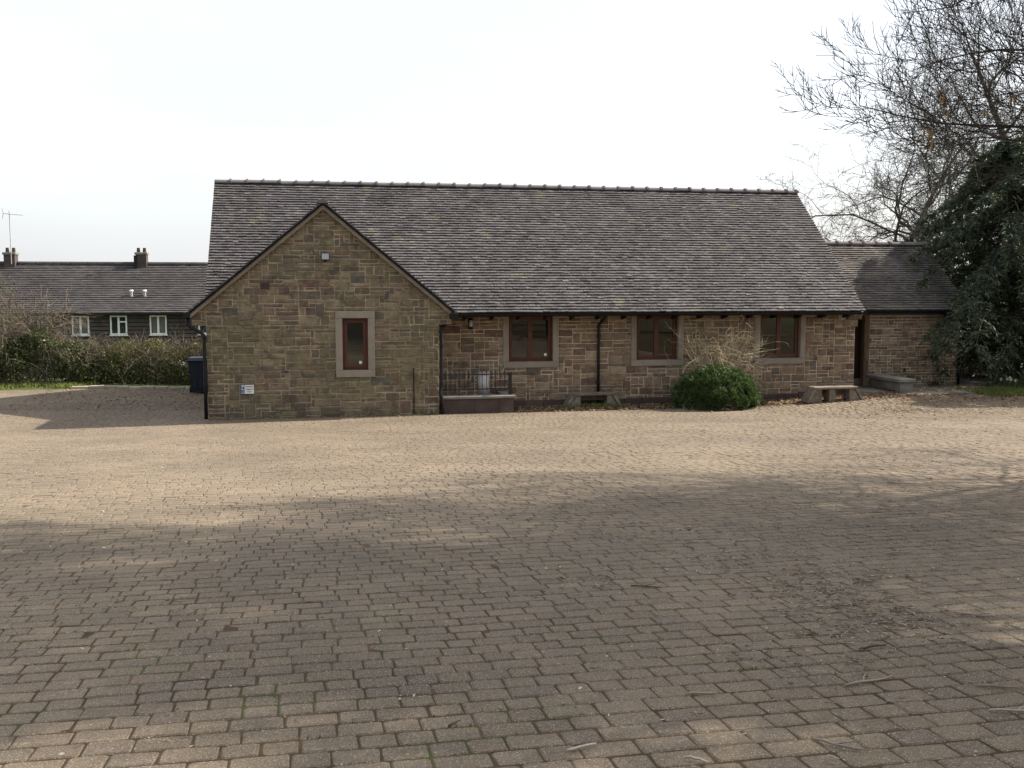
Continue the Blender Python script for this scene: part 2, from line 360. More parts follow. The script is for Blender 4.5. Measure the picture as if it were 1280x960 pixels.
# ------------------------------------------------------------------ the stone hall
W_, MAIN = 25.96, 27.11           # front of the gable wing, front of the long wall
UL, UR = -2.26, 15.14
EZ, EV = 2.52, 26.50              # eave height and line
RZ, RV = 6.07, 30.82
WEZ, APX, WAPZ, HW, VW = 2.54, 0.507, 5.18, 3.186, 25.81
BACK = 2*RV - MAIN
hall = thing('stone_hall', 'long sandstone hall with mossy tiled roof and a gabled wing at one end', 'building', (6.4, W_, 0))

def grid_lines(a, b, step, brk, r, jit=.22):
    ps = sorted(set([a, b] + [x for x in brk if a < x < b])); out = [ps[0]]
    for p, q in zip(ps[:-1], ps[1:]):
        n = max(1, int(round((q-p)/step)))
        for k in range(1, n): out.append(p + (q-p)*k/n + r.uniform(-jit, jit)*step)
        out.append(q)
    return out
def clip(poly, nx, nz, d):        # keep nx*x+nz*z <= d
    out = []
    for i in range(len(poly)):
        p, q = poly[i], poly[(i+1) % len(poly)]
        a, b = nx*p[0]+nz*p[1]-d, nx*q[0]+nz*q[1]-d
        if a <= 0: out.append(p)
        if a*b < 0: t = a/(a-b); out.append((p[0]+(q[0]-p[0])*t, p[1]+(q[1]-p[1])*t))
    return out
def area(p): return abs(sum(p[i][0]*p[(i+1) % len(p)][1] - p[(i+1) % len(p)][0]*p[i][1] for i in range(len(p))))/2
SIZES = [((2,1),6), ((3,1),9), ((4,1),7), ((5,1),3), ((2,2),6), ((3,2),8), ((4,2),5), ((2,3),1.5), ((1,1),4), ((1,2),3)]
def stone_layout(u0, u1, z0, z1, holes, clips, r, cw=.122, ch=.098, sizes=SIZES):
    xs = grid_lines(u0, u1, cw, [h[0] for h in holes]+[h[1] for h in holes], r)
    zs = grid_lines(z0, z1, ch, [h[2] for h in holes]+[h[3] for h in holes], r, .15)
    nx, nz = len(xs)-1, len(zs)-1
    occ = np.zeros((nx, nz), bool)
    for i in range(nx):
        for j in range(nz):
            cx, cz = (xs[i]+xs[i+1])/2, (zs[j]+zs[j+1])/2
            if any(h[0] < cx < h[1] and h[2] < cz < h[3] for h in holes): occ[i, j] = True
    out = []
    for j in range(nz):
        for i in range(nx):
            if occ[i, j]: continue
            for _ in range(8):
                (a, b) = r.choices([s[0] for s in sizes], [s[1] for s in sizes])[0]
                if i+a <= nx and j+b <= nz and not occ[i:i+a, j:j+b].any(): break
            else:
                a = b = 1
                if i+2 <= nx and not occ[i+1, j]: a = 2
            occ[i:i+a, j:j+b] = True
            poly = [(xs[i], zs[j]), (xs[i+a], zs[j]), (xs[i+a], zs[j+b]), (xs[i], zs[j+b])]
            for (cx, cz, d) in clips:
                poly = clip(poly, cx, cz, d)
                if len(poly) < 3: break
            if len(poly) >= 3 and area(poly) > .0012: out.append(poly)
    return out
def stone_geo(poly, vfront, r, gap=.0105):
    full = []
    for i in range(len(poly)):
        p, q = poly[i], poly[(i+1) % len(poly)]; full.append(p); ln = math.hypot(q[0]-p[0], q[1]-p[1])
        if ln > .16: k = r.uniform(.35, .65); full.append((p[0]+(q[0]-p[0])*k + r.uniform(-.007, .007), p[1]+(q[1]-p[1])*k + r.uniform(-.007, .007)))
    cx = sum(p[0] for p in poly)/len(poly); cz = sum(p[1] for p in poly)/len(poly); poly = full; n = len(poly)
    def inset(d, jit):
        o = []
        for p in poly:
            dx, dz = cx-p[0], cz-p[1]
            o.append((p[0] + math.copysign(min(d, abs(dx)*.7), dx) + r.uniform(-jit, jit), p[1] + math.copysign(min(d, abs(dz)*.7), dz) + r.uniform(-jit, jit)))
        return o
    pr = r.uniform(.004, .030); bv = r.uniform(.008, .016)
    a = inset(gap*r.uniform(.6, 1.7), .0065); b = [(p[0]+(cx-p[0])*min(.4, bv/max(.02, abs(cx-p[0])))*1.0, p[1]+(cz-p[1])*min(.4, bv/max(.02, abs(cz-p[1])))) for p in a]
    V = [(p[0], vfront+.03, p[1]) for p in a] + [(p[0], vfront-pr*.45, p[1]) for p in a] + [(p[0], vfront-pr+r.uniform(-.004, .004), p[1]) for p in b]
    F = [tuple(range(2*n, 3*n))]
    for l in range(2):
        for k in range(n): F.append((l*n+k, l*n+(k+1) % n, (l+1)*n+(k+1) % n, (l+1)*n+k))
    return V, F
WIN = [(5.12, 6.61), (8.61, 10.09), (12.15, 13.65)]
WZ0, WZ1 = 1.04, 2.47
WW = (0.76, 1.71, 0.96, 2.57)
rs = random.Random(11)
tanp = (WAPZ-WEZ)/HW
def wing_z(u): return WAPZ - tanp*abs(u-APX)
lim = WAPZ - 0.16                    # underside of the verge along the rake
clips_g = [(tanp, 1, lim + tanp*APX), (-tanp, 1, lim - tanp*APX)]
wing_polys = stone_layout(UL, 3.28, -0.05, 2.235, [(WW[0], WW[1], WW[2], 2.4)], [], rs) + stone_layout(UL-.34, 3.62, 2.24, 5.1, [(WW[0], WW[1], 2.1, WW[3])], clips_g, rs)
main_polys = stone_layout(3.28, UR, -0.05, 2.46, [(a, b, WZ0, WZ1) for a, b in WIN], [], rs)
# walls (mortar backing) pierced by the windows
def pierced(mb, u0, u1, z0, z1, y0, y1, holes):
    us = sorted(set([u0, u1] + [h[0] for h in holes] + [h[1] for h in holes]))
    for a, b in zip(us[:-1], us[1:]):
        hs = sorted([h for h in holes if h[0] <= a+1e-6 and h[1] >= b-1e-6], key=lambda h: h[2]); z = z0
        for h in hs:
            if h[2] > z: mb.box(a, b, y0, y1, z, h[2])
            z = h[3]
        if z < z1: mb.box(a, b, y0, y1, z, z1)
    return mb
mb = pierced(MB(), UL, 3.28, -0.3, 2.70, W_, W_+.3, [(WW[0]+.12, WW[1]-.12, WW[2]+.14, WW[3]-.14)])
mb.ext([(UL, W_, 2.70), (3.28, W_, 2.70), (APX+.02, W_, 5.02), (APX-.02, W_, 5.02)], (0, .3, 0))
mb.box(UL, UL+.3, W_+.3, MAIN+.3, -.3, 2.6); mb.box(2.98, 3.28, W_+.3, MAIN, -.3, 2.6)
gable = mb.build('gable_wall', M['mortar'], hall)
mb = pierced(MB(), 3.28, UR, -0.3, 2.52, MAIN, MAIN+.3, [(a+.14, b-.14, WZ0+.15, WZ1-.08) for a, b in WIN])
longw = mb.build('long_wall', M['mortar_pale'], hall)
mb = MB()
for (x0, x1) in ((UL, UL+.3), (UR-.3, UR)):
    mb.ext([(x0, MAIN+.3, -.3), (x0, BACK, -.3), (x0, BACK, 2.55), (x0, RV, 5.95), (x0, MAIN+.3, 2.85)], (x1-x0, 0, 0))
mb.box(UL+.3, UR-.3, BACK-.3, BACK, -.3, 2.6)
mb.build('side_wall', M['stone'], hall)
MB().box(UL+.3, UR-.3, MAIN+.31, BACK-.3, -.28, .05).build('floor', M['interior'], hall)
MB().box(UL+.3, UR-.3, 29.6, 29.75, .05, 2.6).build('partition', M['interior'], hall)
allst = [(p, W_, gable, 'stone_green') for p in wing_polys] + [(p, MAIN, longw, 'stone') for p in main_polys]
order = sorted(range(len(allst)), key=lambda i: -area(allst[i][0])); top = set(order[:300])
rest = {id(gable): MB(), id(longw): MB()}
for i, (p, vf, par, mt) in enumerate(allst):
    V, F = stone_geo(p, vf, rs)
    if i in top: MB().add(V, F, 0).build('stone', M[mt], par)
    else: rest[id(par)].add(V, F, rs.random())
tag(rest[id(gable)].build('small_stones', M['stone_green'], gable), kind='stuff')
tag(rest[id(longw)].build('small_stones', M['stone'], longw), kind='stuff')
print('stones', len(allst))
# dark plinth course at the foot of the long wall
mb = MB(); u = 5.25
k = 0
while u < UR - .05:
    wdt = rs.uniform(.35, .75); e = min(UR-.01, u+wdt)
    MB().bbox(u+.006, e-.006, MAIN-.045, MAIN+.02, g(u, MAIN)-.08, g(u, MAIN)+.17+rs.uniform(-.01, .02), .008).build('plinth_stone', M['plinth'], hall); u = e
# kneelers (corbels) at the eaves
def corbel(pts, y0, y1): MB().ext([(a, y0, b) for a, b in pts], (0, y1-y0, 0)).build('kneeler_stone', M['stone_green'] if y0 < 26.2 else M['stone'], hall)
for s, c in ((1, 3.28), (-1, UL)):
    zt = 2.70
    MB().ext([(c-s*.1, W_+.002, 2.24), (c+s*.33, W_+.002, 2.24), (c+s*.33, W_+.002, wing_z(c+s*.33)-.17), (c-s*.1, W_+.002, wing_z(c-s*.1)-.17)][::s], (0, .30, 0)).build('kneeler_core', M['mortar'], hall)
corbel([(UR-.35, 2.06), (UR+.06, 2.06), (UR+.06, 2.25), (UR-.35, 2.25)], MAIN-.04, MAIN+.35)
corbel([(UR-.25, 2.26), (UR+.17, 2.26), (UR+.17, 2.40), (UR-.25, 2.40)], MAIN-.05, MAIN+.35)

# roof slabs and tiles
def norm(a): return Vector(a).normalized()
slope_m = (RZ-EZ)/(RV-EV)
def main_z(v): return EZ + slope_m*(v-EV)
ULV, URV = -2.36, 15.09
mb = MB()
mb.ext([(ULV+.02, EV+.03, EZ-.045), (ULV+.02, RV, RZ-.045), (ULV+.02, 2*RV-EV, EZ-.045), (ULV+.02, 2*RV-EV, EZ-.10), (ULV+.02, RV, RZ-.12), (ULV+.02, EV+.03, EZ-.10)], (URV-ULV-.04, 0, 0))
mb.build('roof_deck', M['door'], hall)
mb = MB()
vv = EV + (WAPZ-EZ)/slope_m
for s in (-1, 1):
    e = APX + s*HW
    mb.add([(APX, VW+.02, WAPZ-.04), (e, VW+.02, WEZ-.04), (e, EV+.3, WEZ-.04), (APX, vv+.2, WAPZ-.04), (APX, VW+.02, WAPZ-.11), (e, VW+.02, WEZ-.10), (e, EV+.3, WEZ-.10), (APX, vv+.2, WAPZ-.11)],
           [(0,1,2,3), (4,5,6,7), (0,1,5,4), (1,2,6,5), (2,3,7,6)])
mb.build('wing_roof_deck', M['door'], hall)
def tiles(O, A, B, length, slopelen, skip, r, gauge=.1148, w=.165, thick=.046):
    """plain tiles course by course; returns list of (verts, faces)"""
    O, A, B = Vector(O), Vector(A).normalized(), Vector(B).normalized(); Nn = A.cross(B).normalized()
    if Nn.z < 0: Nn = -Nn
    out = []; nc = int(slopelen/gauge)
    for j in range(nc+1):
        b0 = j*gauge - .02; a = -(w/2 if j % 2 else 0) + r.uniform(-.012, .012)
        wave = .003*math.sin(j*1.7+O.x)
        while a < length:
            a0, a1 = max(a, 0), min(a+w, length)
            if a1-a0 > .03:
                c = O + A*((a0+a1)/2) + B*(b0+.06)
                if not skip(c):
                    tl = r.gauss(0, .0025) + (r.random() < .012)*-.03 + wave*math.sin(a*1.3+j*.2)
                    h0 = .054 + r.gauss(0, .0035); h1 = .004; t = r.gauss(0, .0025); up = .175 if j < nc else .10
                    P = lambda aa, bb, hh: O + A*aa + B*bb + Nn*hh
                    g0, g1 = a0+.0018, a1-.0018
                    V = [P(g0, b0+tl, h0-thick+t), P(g1, b0+tl, h0-thick-t), P(g1, b0+tl, h0-t), P(g0, b0+tl, h0+t), P(g1, b0+up, h1), P(g0, b0+up, h1)]
                    F = [(0,1,2,3), (3,2,4,5), (1,4,2), (0,3,5)]
                    out.append((V, F, j, (a0+a1)/2))
            a += w
    return out
rt = random.Random(5)
sl = math.hypot(RZ-EZ, RV-EV)
ft = tiles((ULV, EV, EZ-.02), (1,0,0), (0, RV-EV, RZ-EZ), URV-ULV, sl-.06, lambda c: c.z < wing_z(c.x)-.02 and c.y < vv+.1 and abs(c.x-APX) < HW+.02, rt)
cand = sorted(range(len(ft)), key=lambda i: (ft[i][2], abs(ft[i][3]-9)))[:300]; cs = set(cand)
mb = MB(); roof = None
rest_t = MB()
singles = []
for i, (V, F, j, a) in enumerate(ft):
    if i in cs: singles.append((V, F))
    else: rest_t.add(V, F, rt.random())
tile_field = rest_t.build('roof_tiles', M['tile'], hall); tag(tile_field, kind='stuff')
for V, F in singles: MB().add(V, F, 0).build('roof_tile', M['tile'], hall)
mb = MB()
for s in (-1, 1):
    e = APX + s*HW
    for V, F, j, a in tiles((e, VW, WEZ-.02), (0,1,0), (-s*HW, 0, WAPZ-WEZ), vv+.3-VW, math.hypot(HW, WAPZ-WEZ)-.03, lambda c: c.z < main_z(c.y)-.03, rt):
        mb.add(V, F if s > 0 else F, rt.random())
tag(mb.build('wing_tiles', M['tile'], hall), kind='stuff')
mb = MB()
for V, F, j, a in tiles((URV, 2*RV-EV, EZ-.02), (-1,0,0), (0, EV-RV, RZ-EZ), URV-ULV, sl-.06, lambda c: False, rt, gauge=.23, w=.33): mb.add(V, F, rt.random())
tag(mb.build('rear_tiles', M['tile'], hall), kind='stuff')
# ridge tiles, each half round with a raised collar
def ridge_tile(x0, x1, yc, zc, rad=.105, axis=0):
    mb = MB(); n = 9
    def ring(x, r_): return [(x, yc + r_*math.cos(math.pi*k/(n-1))*1.05, zc + r_*math.sin(math.pi*k/(n-1))*.95 - .055) for k in range(n)]
    def strip(xa, xb, ra, rb):
        A = ring(xa, ra); B = ring(xb, rb); 
        if axis: A = [(p[1]-yc+axis_u, p[0], p[2]) for p in A]; B = [(p[1]-yc+axis_u, p[0], p[2]) for p in B]
        mb.add(A+B, [(k, k+1, n+k+1, n+k) for k in range(n-1)] + [tuple(range(n)), tuple(range(2*n-1, n-1, -1))])
    strip(x0, x1-.045, rad, rad); strip(x1-.045, x1+.012, rad+.03, rad+.038)
    return mb
axis_u = 0
x = ULV
while x < URV - .1:
    e = min(x+.4505, URV)
    ridge_tile(x+.004, e-.004, RV, RZ+.035 + rt.gauss(0, .006)).build('ridge_tile', M['ridge'], hall); x = e
axis_u = APX
x = VW
while x < vv - .1:
    e = min(x+.45, vv+.1)
    ridge_tile(x, e-.004, 0, WAPZ+.02, rad=.11, axis=1).build('ridge_tile', M['ridge'], hall); x = e
# verge bands along the wing gable, tile edges above them, main verge undercloak
for s in (-1, 1):
    e = APX + s*(HW+.0); d = Vector((-s*HW, 0, WAPZ-WEZ)).normalized(); nrm = Vector((s*d.z, 0, abs(d.x)))
    a = Vector((e, VW+.0, WEZ-.035)); b = Vector((APX, VW+.0, WAPZ-.035))
    def band(o0, o1, y0, y1, name, mat):
        q = [a - nrm*o0, b - Vector((0,0,1))*o0/abs(nrm.z), b - Vector((0,0,1))*o1/abs(nrm.z), a - nrm*o1]
        pts = [Vector((p.x, y0, p.z)) for p in q]
        MB().ext(pts if s > 0 else pts[::-1], (0, y1-y0, 0)).build(name, mat, hall)
    band(.008, .03, VW-.012, VW+.2, 'undercloak', M['black'])
    band(.03, .105, VW+.015, VW+.2, 'verge', M['verge'])
for x0, x1 in ((ULV+.01, ULV+.1), (URV-.1, URV-.01)):
    MB().ext([(x0, EV+.08, EZ-.10), (x0, RV, RZ-.125), (x0, RV, RZ-.20), (x0, EV+.14, EZ-.16)], (x1-x0, 0, 0)).build('undercloak', M['verge'], hall)
# gutters, brackets, fascia
def gutter(name, p0, p1, rad, parent):
    p0, p1 = Vector(p0), Vector(p1); d = (p1-p0).normalized(); side = Vector((-d.y, d.x, 0)); mb = MB(); n = 7
    V = []
    for p in (p0, p1):
        for k in range(n):
            t = math.pi*k/(n-1); V.append(p + side*rad*math.cos(t) - Vector((0,0,1))*rad*math.sin(t))
        for k in range(n):
            t = math.pi*k/(n-1); V.append(p + side*(rad-.008)*math.cos(t) - Vector((0,0,1))*(rad-.008)*math.sin(t))
    F = []
    for k in range(n-1): F += [(k, k+1, 2*n+k+1, 2*n+k), (n+k+1, n+k, 3*n+k, 3*n+k+1), (k, n+k, n+k+1, k+1), (2*n+k+1, 3*n+k+1, 3*n+k, 2*n+k)]
    F += [(0, 2*n, 3*n, n), (n-1, 2*n-1, 4*n-1, 3*n-1)]
    return mb.add(V, F).build(name, M['black'], parent)
gutter('gutter', (3.72, EV-.045, EZ-.045), (URV+.02, EV-.045, EZ-.045), .055, hall)
MB().box(3.75, UR+.1, MAIN-.42, MAIN-.40, EZ-.12, EZ-.055).build('fascia', M['black'], hall)
MB().box(3.75, UR-.01, MAIN-.398, MAIN-.01, EZ-.085, EZ-.062).build('soffit', M['door'], hall)
u = 4.05
while u < UR:
    MB().ext([(u, MAIN-.44, EZ-.125), (u, MAIN-.44, EZ-.17), (u, MAIN-.01, EZ-.23), (u, MAIN-.01, EZ-.125)], (.045, 0, 0)).build('gutter_bracket', M['black'], hall); u += 0.71
def pipe(pts, rad=.036, name='downpipe', cl=()):
    o = MB().tube(pts, rad, 10).build(name, M['black'], hall, True)
    for p in cl: MB().tube([(p[0], p[1], p[2]-.035), (p[0], p[1], p[2]+.035)], rad+.016, 10).build('pipe_collar', M['black'], o)
    return o
yL = W_-.02
pipe([(-2.69, yL+.05, 2.46), (-2.69, yL+.02, 2.28), (-2.63, yL, 2.22), (-2.36, yL-.03, 2.06), (-2.31, yL-.05, 2.0), (-2.31, yL-.05, 1.0), (-2.31, yL-.05, 0.02)], .042, cl=[(-2.31, yL-.05, 1.96), (-2.31, yL-.05, .85)])
MB().box(-2.77, -2.61, VW-.02, VW+.3, 2.44, 2.56).build('gutter_end', M['black'], hall)
pipe([(3.62, W_+.10, 2.42), (3.60, W_+.12, 2.30), (3.36, W_+.14, 2.16), (3.34, W_-.06, 2.12), (3.34, W_-.07, 2.06), (3.34, W_-.07, .72), (3.30, W_-.10, .55), (3.34, W_-.11, .4), (3.36, W_-.12, .02)], .040, cl=[(3.34, W_-.07, 2.06), (3.34, W_-.07, 1.72), (3.34, W_-.07, .76)])
MB().bbox(3.55, 3.75, VW-.02, VW+.3, 2.36, 2.53, .02).build('gutter_end', M['black'], hall)
pipe([(7.74, EV+.02, 2.44), (7.73, EV+.1, 2.36), (7.69, MAIN-.08, 2.16), (7.69, MAIN-.07, 2.1), (7.69, MAIN-.07, 1.2), (7.69, MAIN-.07, .08)], .038, cl=[(7.69, MAIN-.07, 1.86), (7.69, MAIN-.07, .62)])
MB().tube([(2.65, W_-.035, 1.16), (2.65, W_-.035, .02)], .014, 8).build('cable_conduit', M['black'], hall)
MB().bbox(-.99, -.79, W_-.03, W_+.05, 3.10, 3.27, .008).build('air_brick', M['rust'], hall)
# windows
def window(u0, u1, z0, z1, vf, jw, sillh, headh, casements, sticker):
    f0, f1, b0, b1 = u0+jw, u1-jw, z0+sillh, z1-headh
    yf = vf+.11
    mb = MB(); fw = .052
    mb.box(f0, f0+fw, yf, yf+.07, b0, b1); mb.box(f1-fw, f1, yf, yf+.07, b0, b1)
    mb.box(f0+fw, f1-fw, yf, yf+.07, b0, b0+fw); mb.box(f0+fw, f1-fw, yf, yf+.07, b1-fw, b1)
    win = mb.build('window', M['wood'], hall)
    for (a, b) in ((u0, u0+jw), (u1-jw, u1)): MB().bbox(a, b, vf-.028, vf+.20, z0+sillh+.002, z1-(headh if headh > .1 else 0)-.002, .006).build('jamb', M['dress'], win)
    MB().bbox(u0+.002, u1-.002, vf-.045, vf+.20, z0, z0+sillh, .008).build('sill', M['dress'], win)
    if headh > .1: MB().bbox(u0+.002, u1-.002, vf-.03, vf+.20, z1-headh, z1, .008).build('lintel', M['dress'], win)
    n = casements; wd = (f1-f0-2*fw)/n
    for k in range(n):
        a, b = f0+fw+k*wd, f0+fw+(k+1)*wd; sw = .058 if n > 1 else .065; c0, c1 = b0+fw, b1-fw
        m2 = MB(); y0, y1 = yf-.014, yf+.045
        m2.box(a+.002, a+sw, y0, y1, c0+.002, c1-.002); m2.box(b-sw, b-.002, y0, y1, c0+.002, c1-.002)
        m2.box(a+sw, b-sw, y0, y1, c0+.002, c0+sw); m2.box(a+sw, b-sw, y0, y1, c1-sw, c1-.002)
        m2.build('sash', M['wood'], win)
        MB().box(a+sw-.006, b-sw+.006, yf+.012, yf+.02, c0+sw-.006, c1-sw+.006).build('pane', M['glass'], win)
    if sticker:
        MB().box(f1-fw-sw-.10, f1-fw-sw-.035, yf+.004, yf+.0105, b0+fw+sw+.03, b0+fw+sw+.10).build('sticker', M['white'], win)
    return win
window(*WW, W_, .165, .17, .17, 1, True)
for i, (a, b) in enumerate(WIN): window(a, b, WZ0, WZ1, MAIN, .15, .16, .06, 2, i == 0)
MB().box(12.35, 13.45, MAIN+.55, MAIN+.58, 1.80, 1.825).build('blind_rail', M['white'], hall)
MB().box(0.9, 1.6, W_+.42, W_+.44, 1.1, 1.85).build('window_blind', M['interior'], hall)

# ------------------------------------------------------------------ things on the hall
t = thing('floodlight', 'small square floodlight high on the gable wall', 'light', (.545, W_, 3.8))
MB().hull([(.45,W_-.10,3.80),(.64,W_-.10,3.80),(.64,W_-.10,3.97),(.45,W_-.10,3.97)][::-1], [(.48,W_-.03,3.83),(.61,W_-.03,3.83),(.61,W_-.03,3.95),(.48,W_-.03,3.95)][::-1]).build('housing', M['black'], t)
MB().bbox(.462,.628,W_-.112,W_-.1005,3.815,3.955,.004).build('lens', M['lens'], t)
MB().tube([(.545,W_-.05,3.83),(.545,W_-.06,3.76)], .03, 8).build('sensor', M['black'], t)
MB().box(.52,.57,W_-.031,W_+.02,3.86,3.92).build('bracket', M['black'], t)
t = thing('wall_lantern', 'black bulkhead lantern with pale glass under the eave of the long wall', 'light', (4.255, MAIN, 2.08))
MB().bbox(4.195,4.315,MAIN-.05,MAIN+.02,2.06,2.34,.01).build('back_plate', M['black'], t)
MB().tube([(4.255,MAIN-.10,2.13),(4.255,MAIN-.10,2.30)], .045, 12).build('glass', M['lens'], t, True)
MB().tube([(4.255,MAIN-.09,2.30),(4.255,MAIN-.09,2.345)], [.062,.045], 12).build('cap', M['black'], t)
MB().tube([(4.255,MAIN-.09,2.07),(4.255,MAIN-.09,2.13)], [.05,.062], 12).build('base_cup', M['black'], t)
t = thing('alarm_box', 'round beige alarm sounder under the eave at the doorway end', 'alarm', (14.72, MAIN, 2.26))
MB().tube([(14.72,MAIN+.01,2.35),(14.72,MAIN-.06,2.35),(14.72,MAIN-.09,2.35)], [.125,.125,.10], 8).build('cover', M['alarm'], t)
MB().box(14.60,14.84,MAIN-.02,MAIN+.02,2.33,2.37).build('back_plate', M['alarm'], t)
# disabled-parking sign
t = thing('parking_sign', 'small white and blue disabled parking sign on the gable wall', 'sign', (-1.345, W_, .72))
MB().bbox(-1.515,-1.175,W_-.036,W_-.024,.59,.835,.003).build('plate', M['signblack'], t)
MB().box(-1.50,-1.19,W_-.039,W_-.0365,.605,.82).build('face', M['white'], t)
MB().box(-1.495,-1.41,W_-.0415,W_-.0395,.72,.81).build('parking_panel', M['signblue'], t)
MB().box(-1.495,-1.41,W_-.0415,W_-.0395,.615,.705).build('wheelchair_panel', M['signblue'], t)
def text(s_, size, x, z, y, mat, parent, name='lettering', align='CENTER'):
    cu = bpy.data.curves.new(name, 'FONT'); cu.body = s_; cu.size = size; cu.align_x = align; cu.align_y = 'CENTER'; cu.extrude = .0008; cu.offset = size*.018
    to = bpy.data.objects.new('tmp', cu); COL.objects.link(to)
    dg = bpy.context.evaluated_depsgraph_get(); me = bpy.data.meshes.new_from_object(to.evaluated_get(dg)); bpy.data.objects.remove(to)
    me.transform(Matrix.Translation((x, y, z)) @ Matrix.Rotation(math.pi/2, 4, 'X')); me.name = name
    me.materials.clear(); me.materials.append(mat); return obj(name, me, None, parent)
text('P', .10, -1.4525, .765, W_-.0425, M['white'], t)
for s_, z in (('DISABLED', .775), ('PARKING', .712), ('ONLY', .652)): text(s_, .043, -1.297, z, W_-.040, M['signblack'], t)
mb = MB(); c = Vector((-1.455, W_-.0425, .65))
mb.tube([c + Vector((.022*math.cos(a), 0, .022*math.sin(a))) for a in np.linspace(math.radians(150), math.radians(370), 12)], .0035, 5)
mb.tube([c + Vector((-.006,0,.045)), c + Vector((-.002,0,.018)), c + Vector((.017,0,.016)), c + Vector((.026,0,-.012)), c + Vector((.034,0,-.010))], .0042, 5)
mb.tube([c + Vector((-.006,0,.050)), c + Vector((-.006,0,.058))], .006, 6)
mb.build('wheelchair_symbol', M['white'], t)

# ------------------------------------------------------------------ raised planter wall with railings
t = thing('low_wall', 'low dark stone wall with pale coping beside the gable wing', 'wall', (4.27, W_, 0))
xs = [3.36, 4.18, 4.80, 5.18]
for a, b in zip(xs[:-1], xs[1:]): MB().bbox(a+.005, b-.005, W_-.01+rs.uniform(-.006, .006), W_+.22, -.08, .36, .012).build('stone', M['plinth'], t)
MB().box(3.34, 5.16, W_+.02, W_+.20, -.08, .355).build('core', M['mortar'], t)
MB().bbox(4.96, 5.17, W_+.225, MAIN-.05, -.08, .36, .012).build('stone', M['plinth'], t)
MB().bbox(3.36, 5.22, W_-.05, W_+.26, .362, .445, .02).build('coping', M['concrete'], t)
MB().bbox(4.93, 5.21, W_+.262, MAIN-.05, .362, .442, .02).build('coping', M['concrete'], t)
MB().box(3.30, 4.955, W_+.225, MAIN-.01, -.08, .25).build('fill', M['soil'], t)
t = thing('iron_railing', 'black spiked iron railing standing on the low stone wall', 'railing', (4.27, W_+.1, .445))
ry = W_+.10
MB().bbox(5.06, 5.14, ry-.04, ry+.04, .44, 1.02, .006).build('post', M['iron'], t)
for z in (.60, .97): MB().box(3.38, 5.06, ry-.012, ry+.012, z-.012, z+.012).build('rail', M['iron'], t)
bm_ = MB(); bm_.tube([(0,0,.56),(0,0,1.00)], .009, 6); bm_.tube([(0,0,1.00),(0,0,1.035),(0,0,1.09)], [.009,.020,.002], 6)
bme = bm_.mesh('bar', M['iron'])
for k in range(14):
    o = bpy.data.objects.new('bar', bme); _link(o, t); o.location = (3.47 + k*.1145, ry, 0)
t = thing('metal_drum', 'pale grey metal tub standing behind the railing', 'tub', (4.49, 26.55, .25))
MB().tube([(4.49,26.55,.25),(4.49,26.55,.26),(4.49,26.55,.97)], [.10,.135,.175], 18).build('body', M['galv'], t, True)
MB().tube([(4.49,26.55,.93),(4.49,26.55,.985)], [.180,.184], 18).build('rim', M['galv'], t)

# ------------------------------------------------------------------ benches
def trough_bench(label, u0, u1, vc, dep, h, legs, gz):
    t = thing('timber_bench', label, 'bench', ((u0+u1)/2, vc, gz))
    y0, y1 = vc-dep/2, vc+dep/2; sp = .22
    MB().bbox(u0+sp-.03, u1-sp+.03, y0, y0+dep*.47, gz+h-.065, gz+h, .012).build('seat_plank', M['timber'], t)
    MB().bbox(u0+sp-.02, u1-sp+.04, y0+dep*.53, y1, gz+h-.065, gz+h-.004, .012).build('seat_plank', M['timber'], t)
    for s, c in ((1, u0), (-1, u1)):
        a = [(c, y0, gz-.01), (c+s*.06, y0, gz-.01), (c+s*(sp+.05), y0, gz+h-.07), (c+s*(sp-.03), y0, gz+h-.01)]
        MB().ext(a if s > 0 else a[::-1], (0, dep, 0)).build('sloping_end', M['timber'], t)
        b = [(c+s*.08, y0+.03, gz-.02), (c+s*(sp+.20), y0+.03, gz-.02), (c+s*(sp+.20), y0+.03, gz+h-.067), (c+s*(sp+.07), y0+.03, gz+h-.067)]
        MB().ext(b if s > 0 else b[::-1], (0, dep-.06, 0)).build('end_leg', M['timber'], t)
    for q in legs: MB().bbox(q-.085, q+.085, y0+.05, y1-.05, gz-.02, gz+h-.067, .01).build('middle_leg', M['timber'], t)
    MB().box(u0+sp+.1, u1-sp-.1, y1-.06, y1-.03, gz+.16, gz+h-.067).build('rear_board', M['timber'], t)
trough_bench('weathered timber bench with grass at its feet, below the first window', 6.68, 8.24, 26.80, .40, .38, [], g(7.4, 26.8))
trough_bench('weathered timber bench with a middle leg near the doorway', 13.12, 14.78, 26.05, .42, .40, [13.86], g(14, 26.05))
zb = g(16.5, 27.6)
t = thing('stone_bench', 'grey slab bench running out from the annex wall by the doorway', 'bench', (16.5, 27.5, zb))
MB().bbox(16.26, 16.78, 26.62, 28.45, zb+.30, zb+.40, .015).build('seat_slab', M['concrete'], t)
MB().bbox(16.33, 16.74, 26.68, 26.93, zb-.05, zb+.298, .02).build('leg', M['concrete'], t)
MB().bbox(16.33, 16.74, 28.05, 28.32, zb-.05, zb+.298, .02).build('leg', M['concrete'], t)
MB().bbox(16.36, 16.46, 26.935, 28.045, zb+.04, zb+.298, .01).build('side_panel', M['concrete'], t)

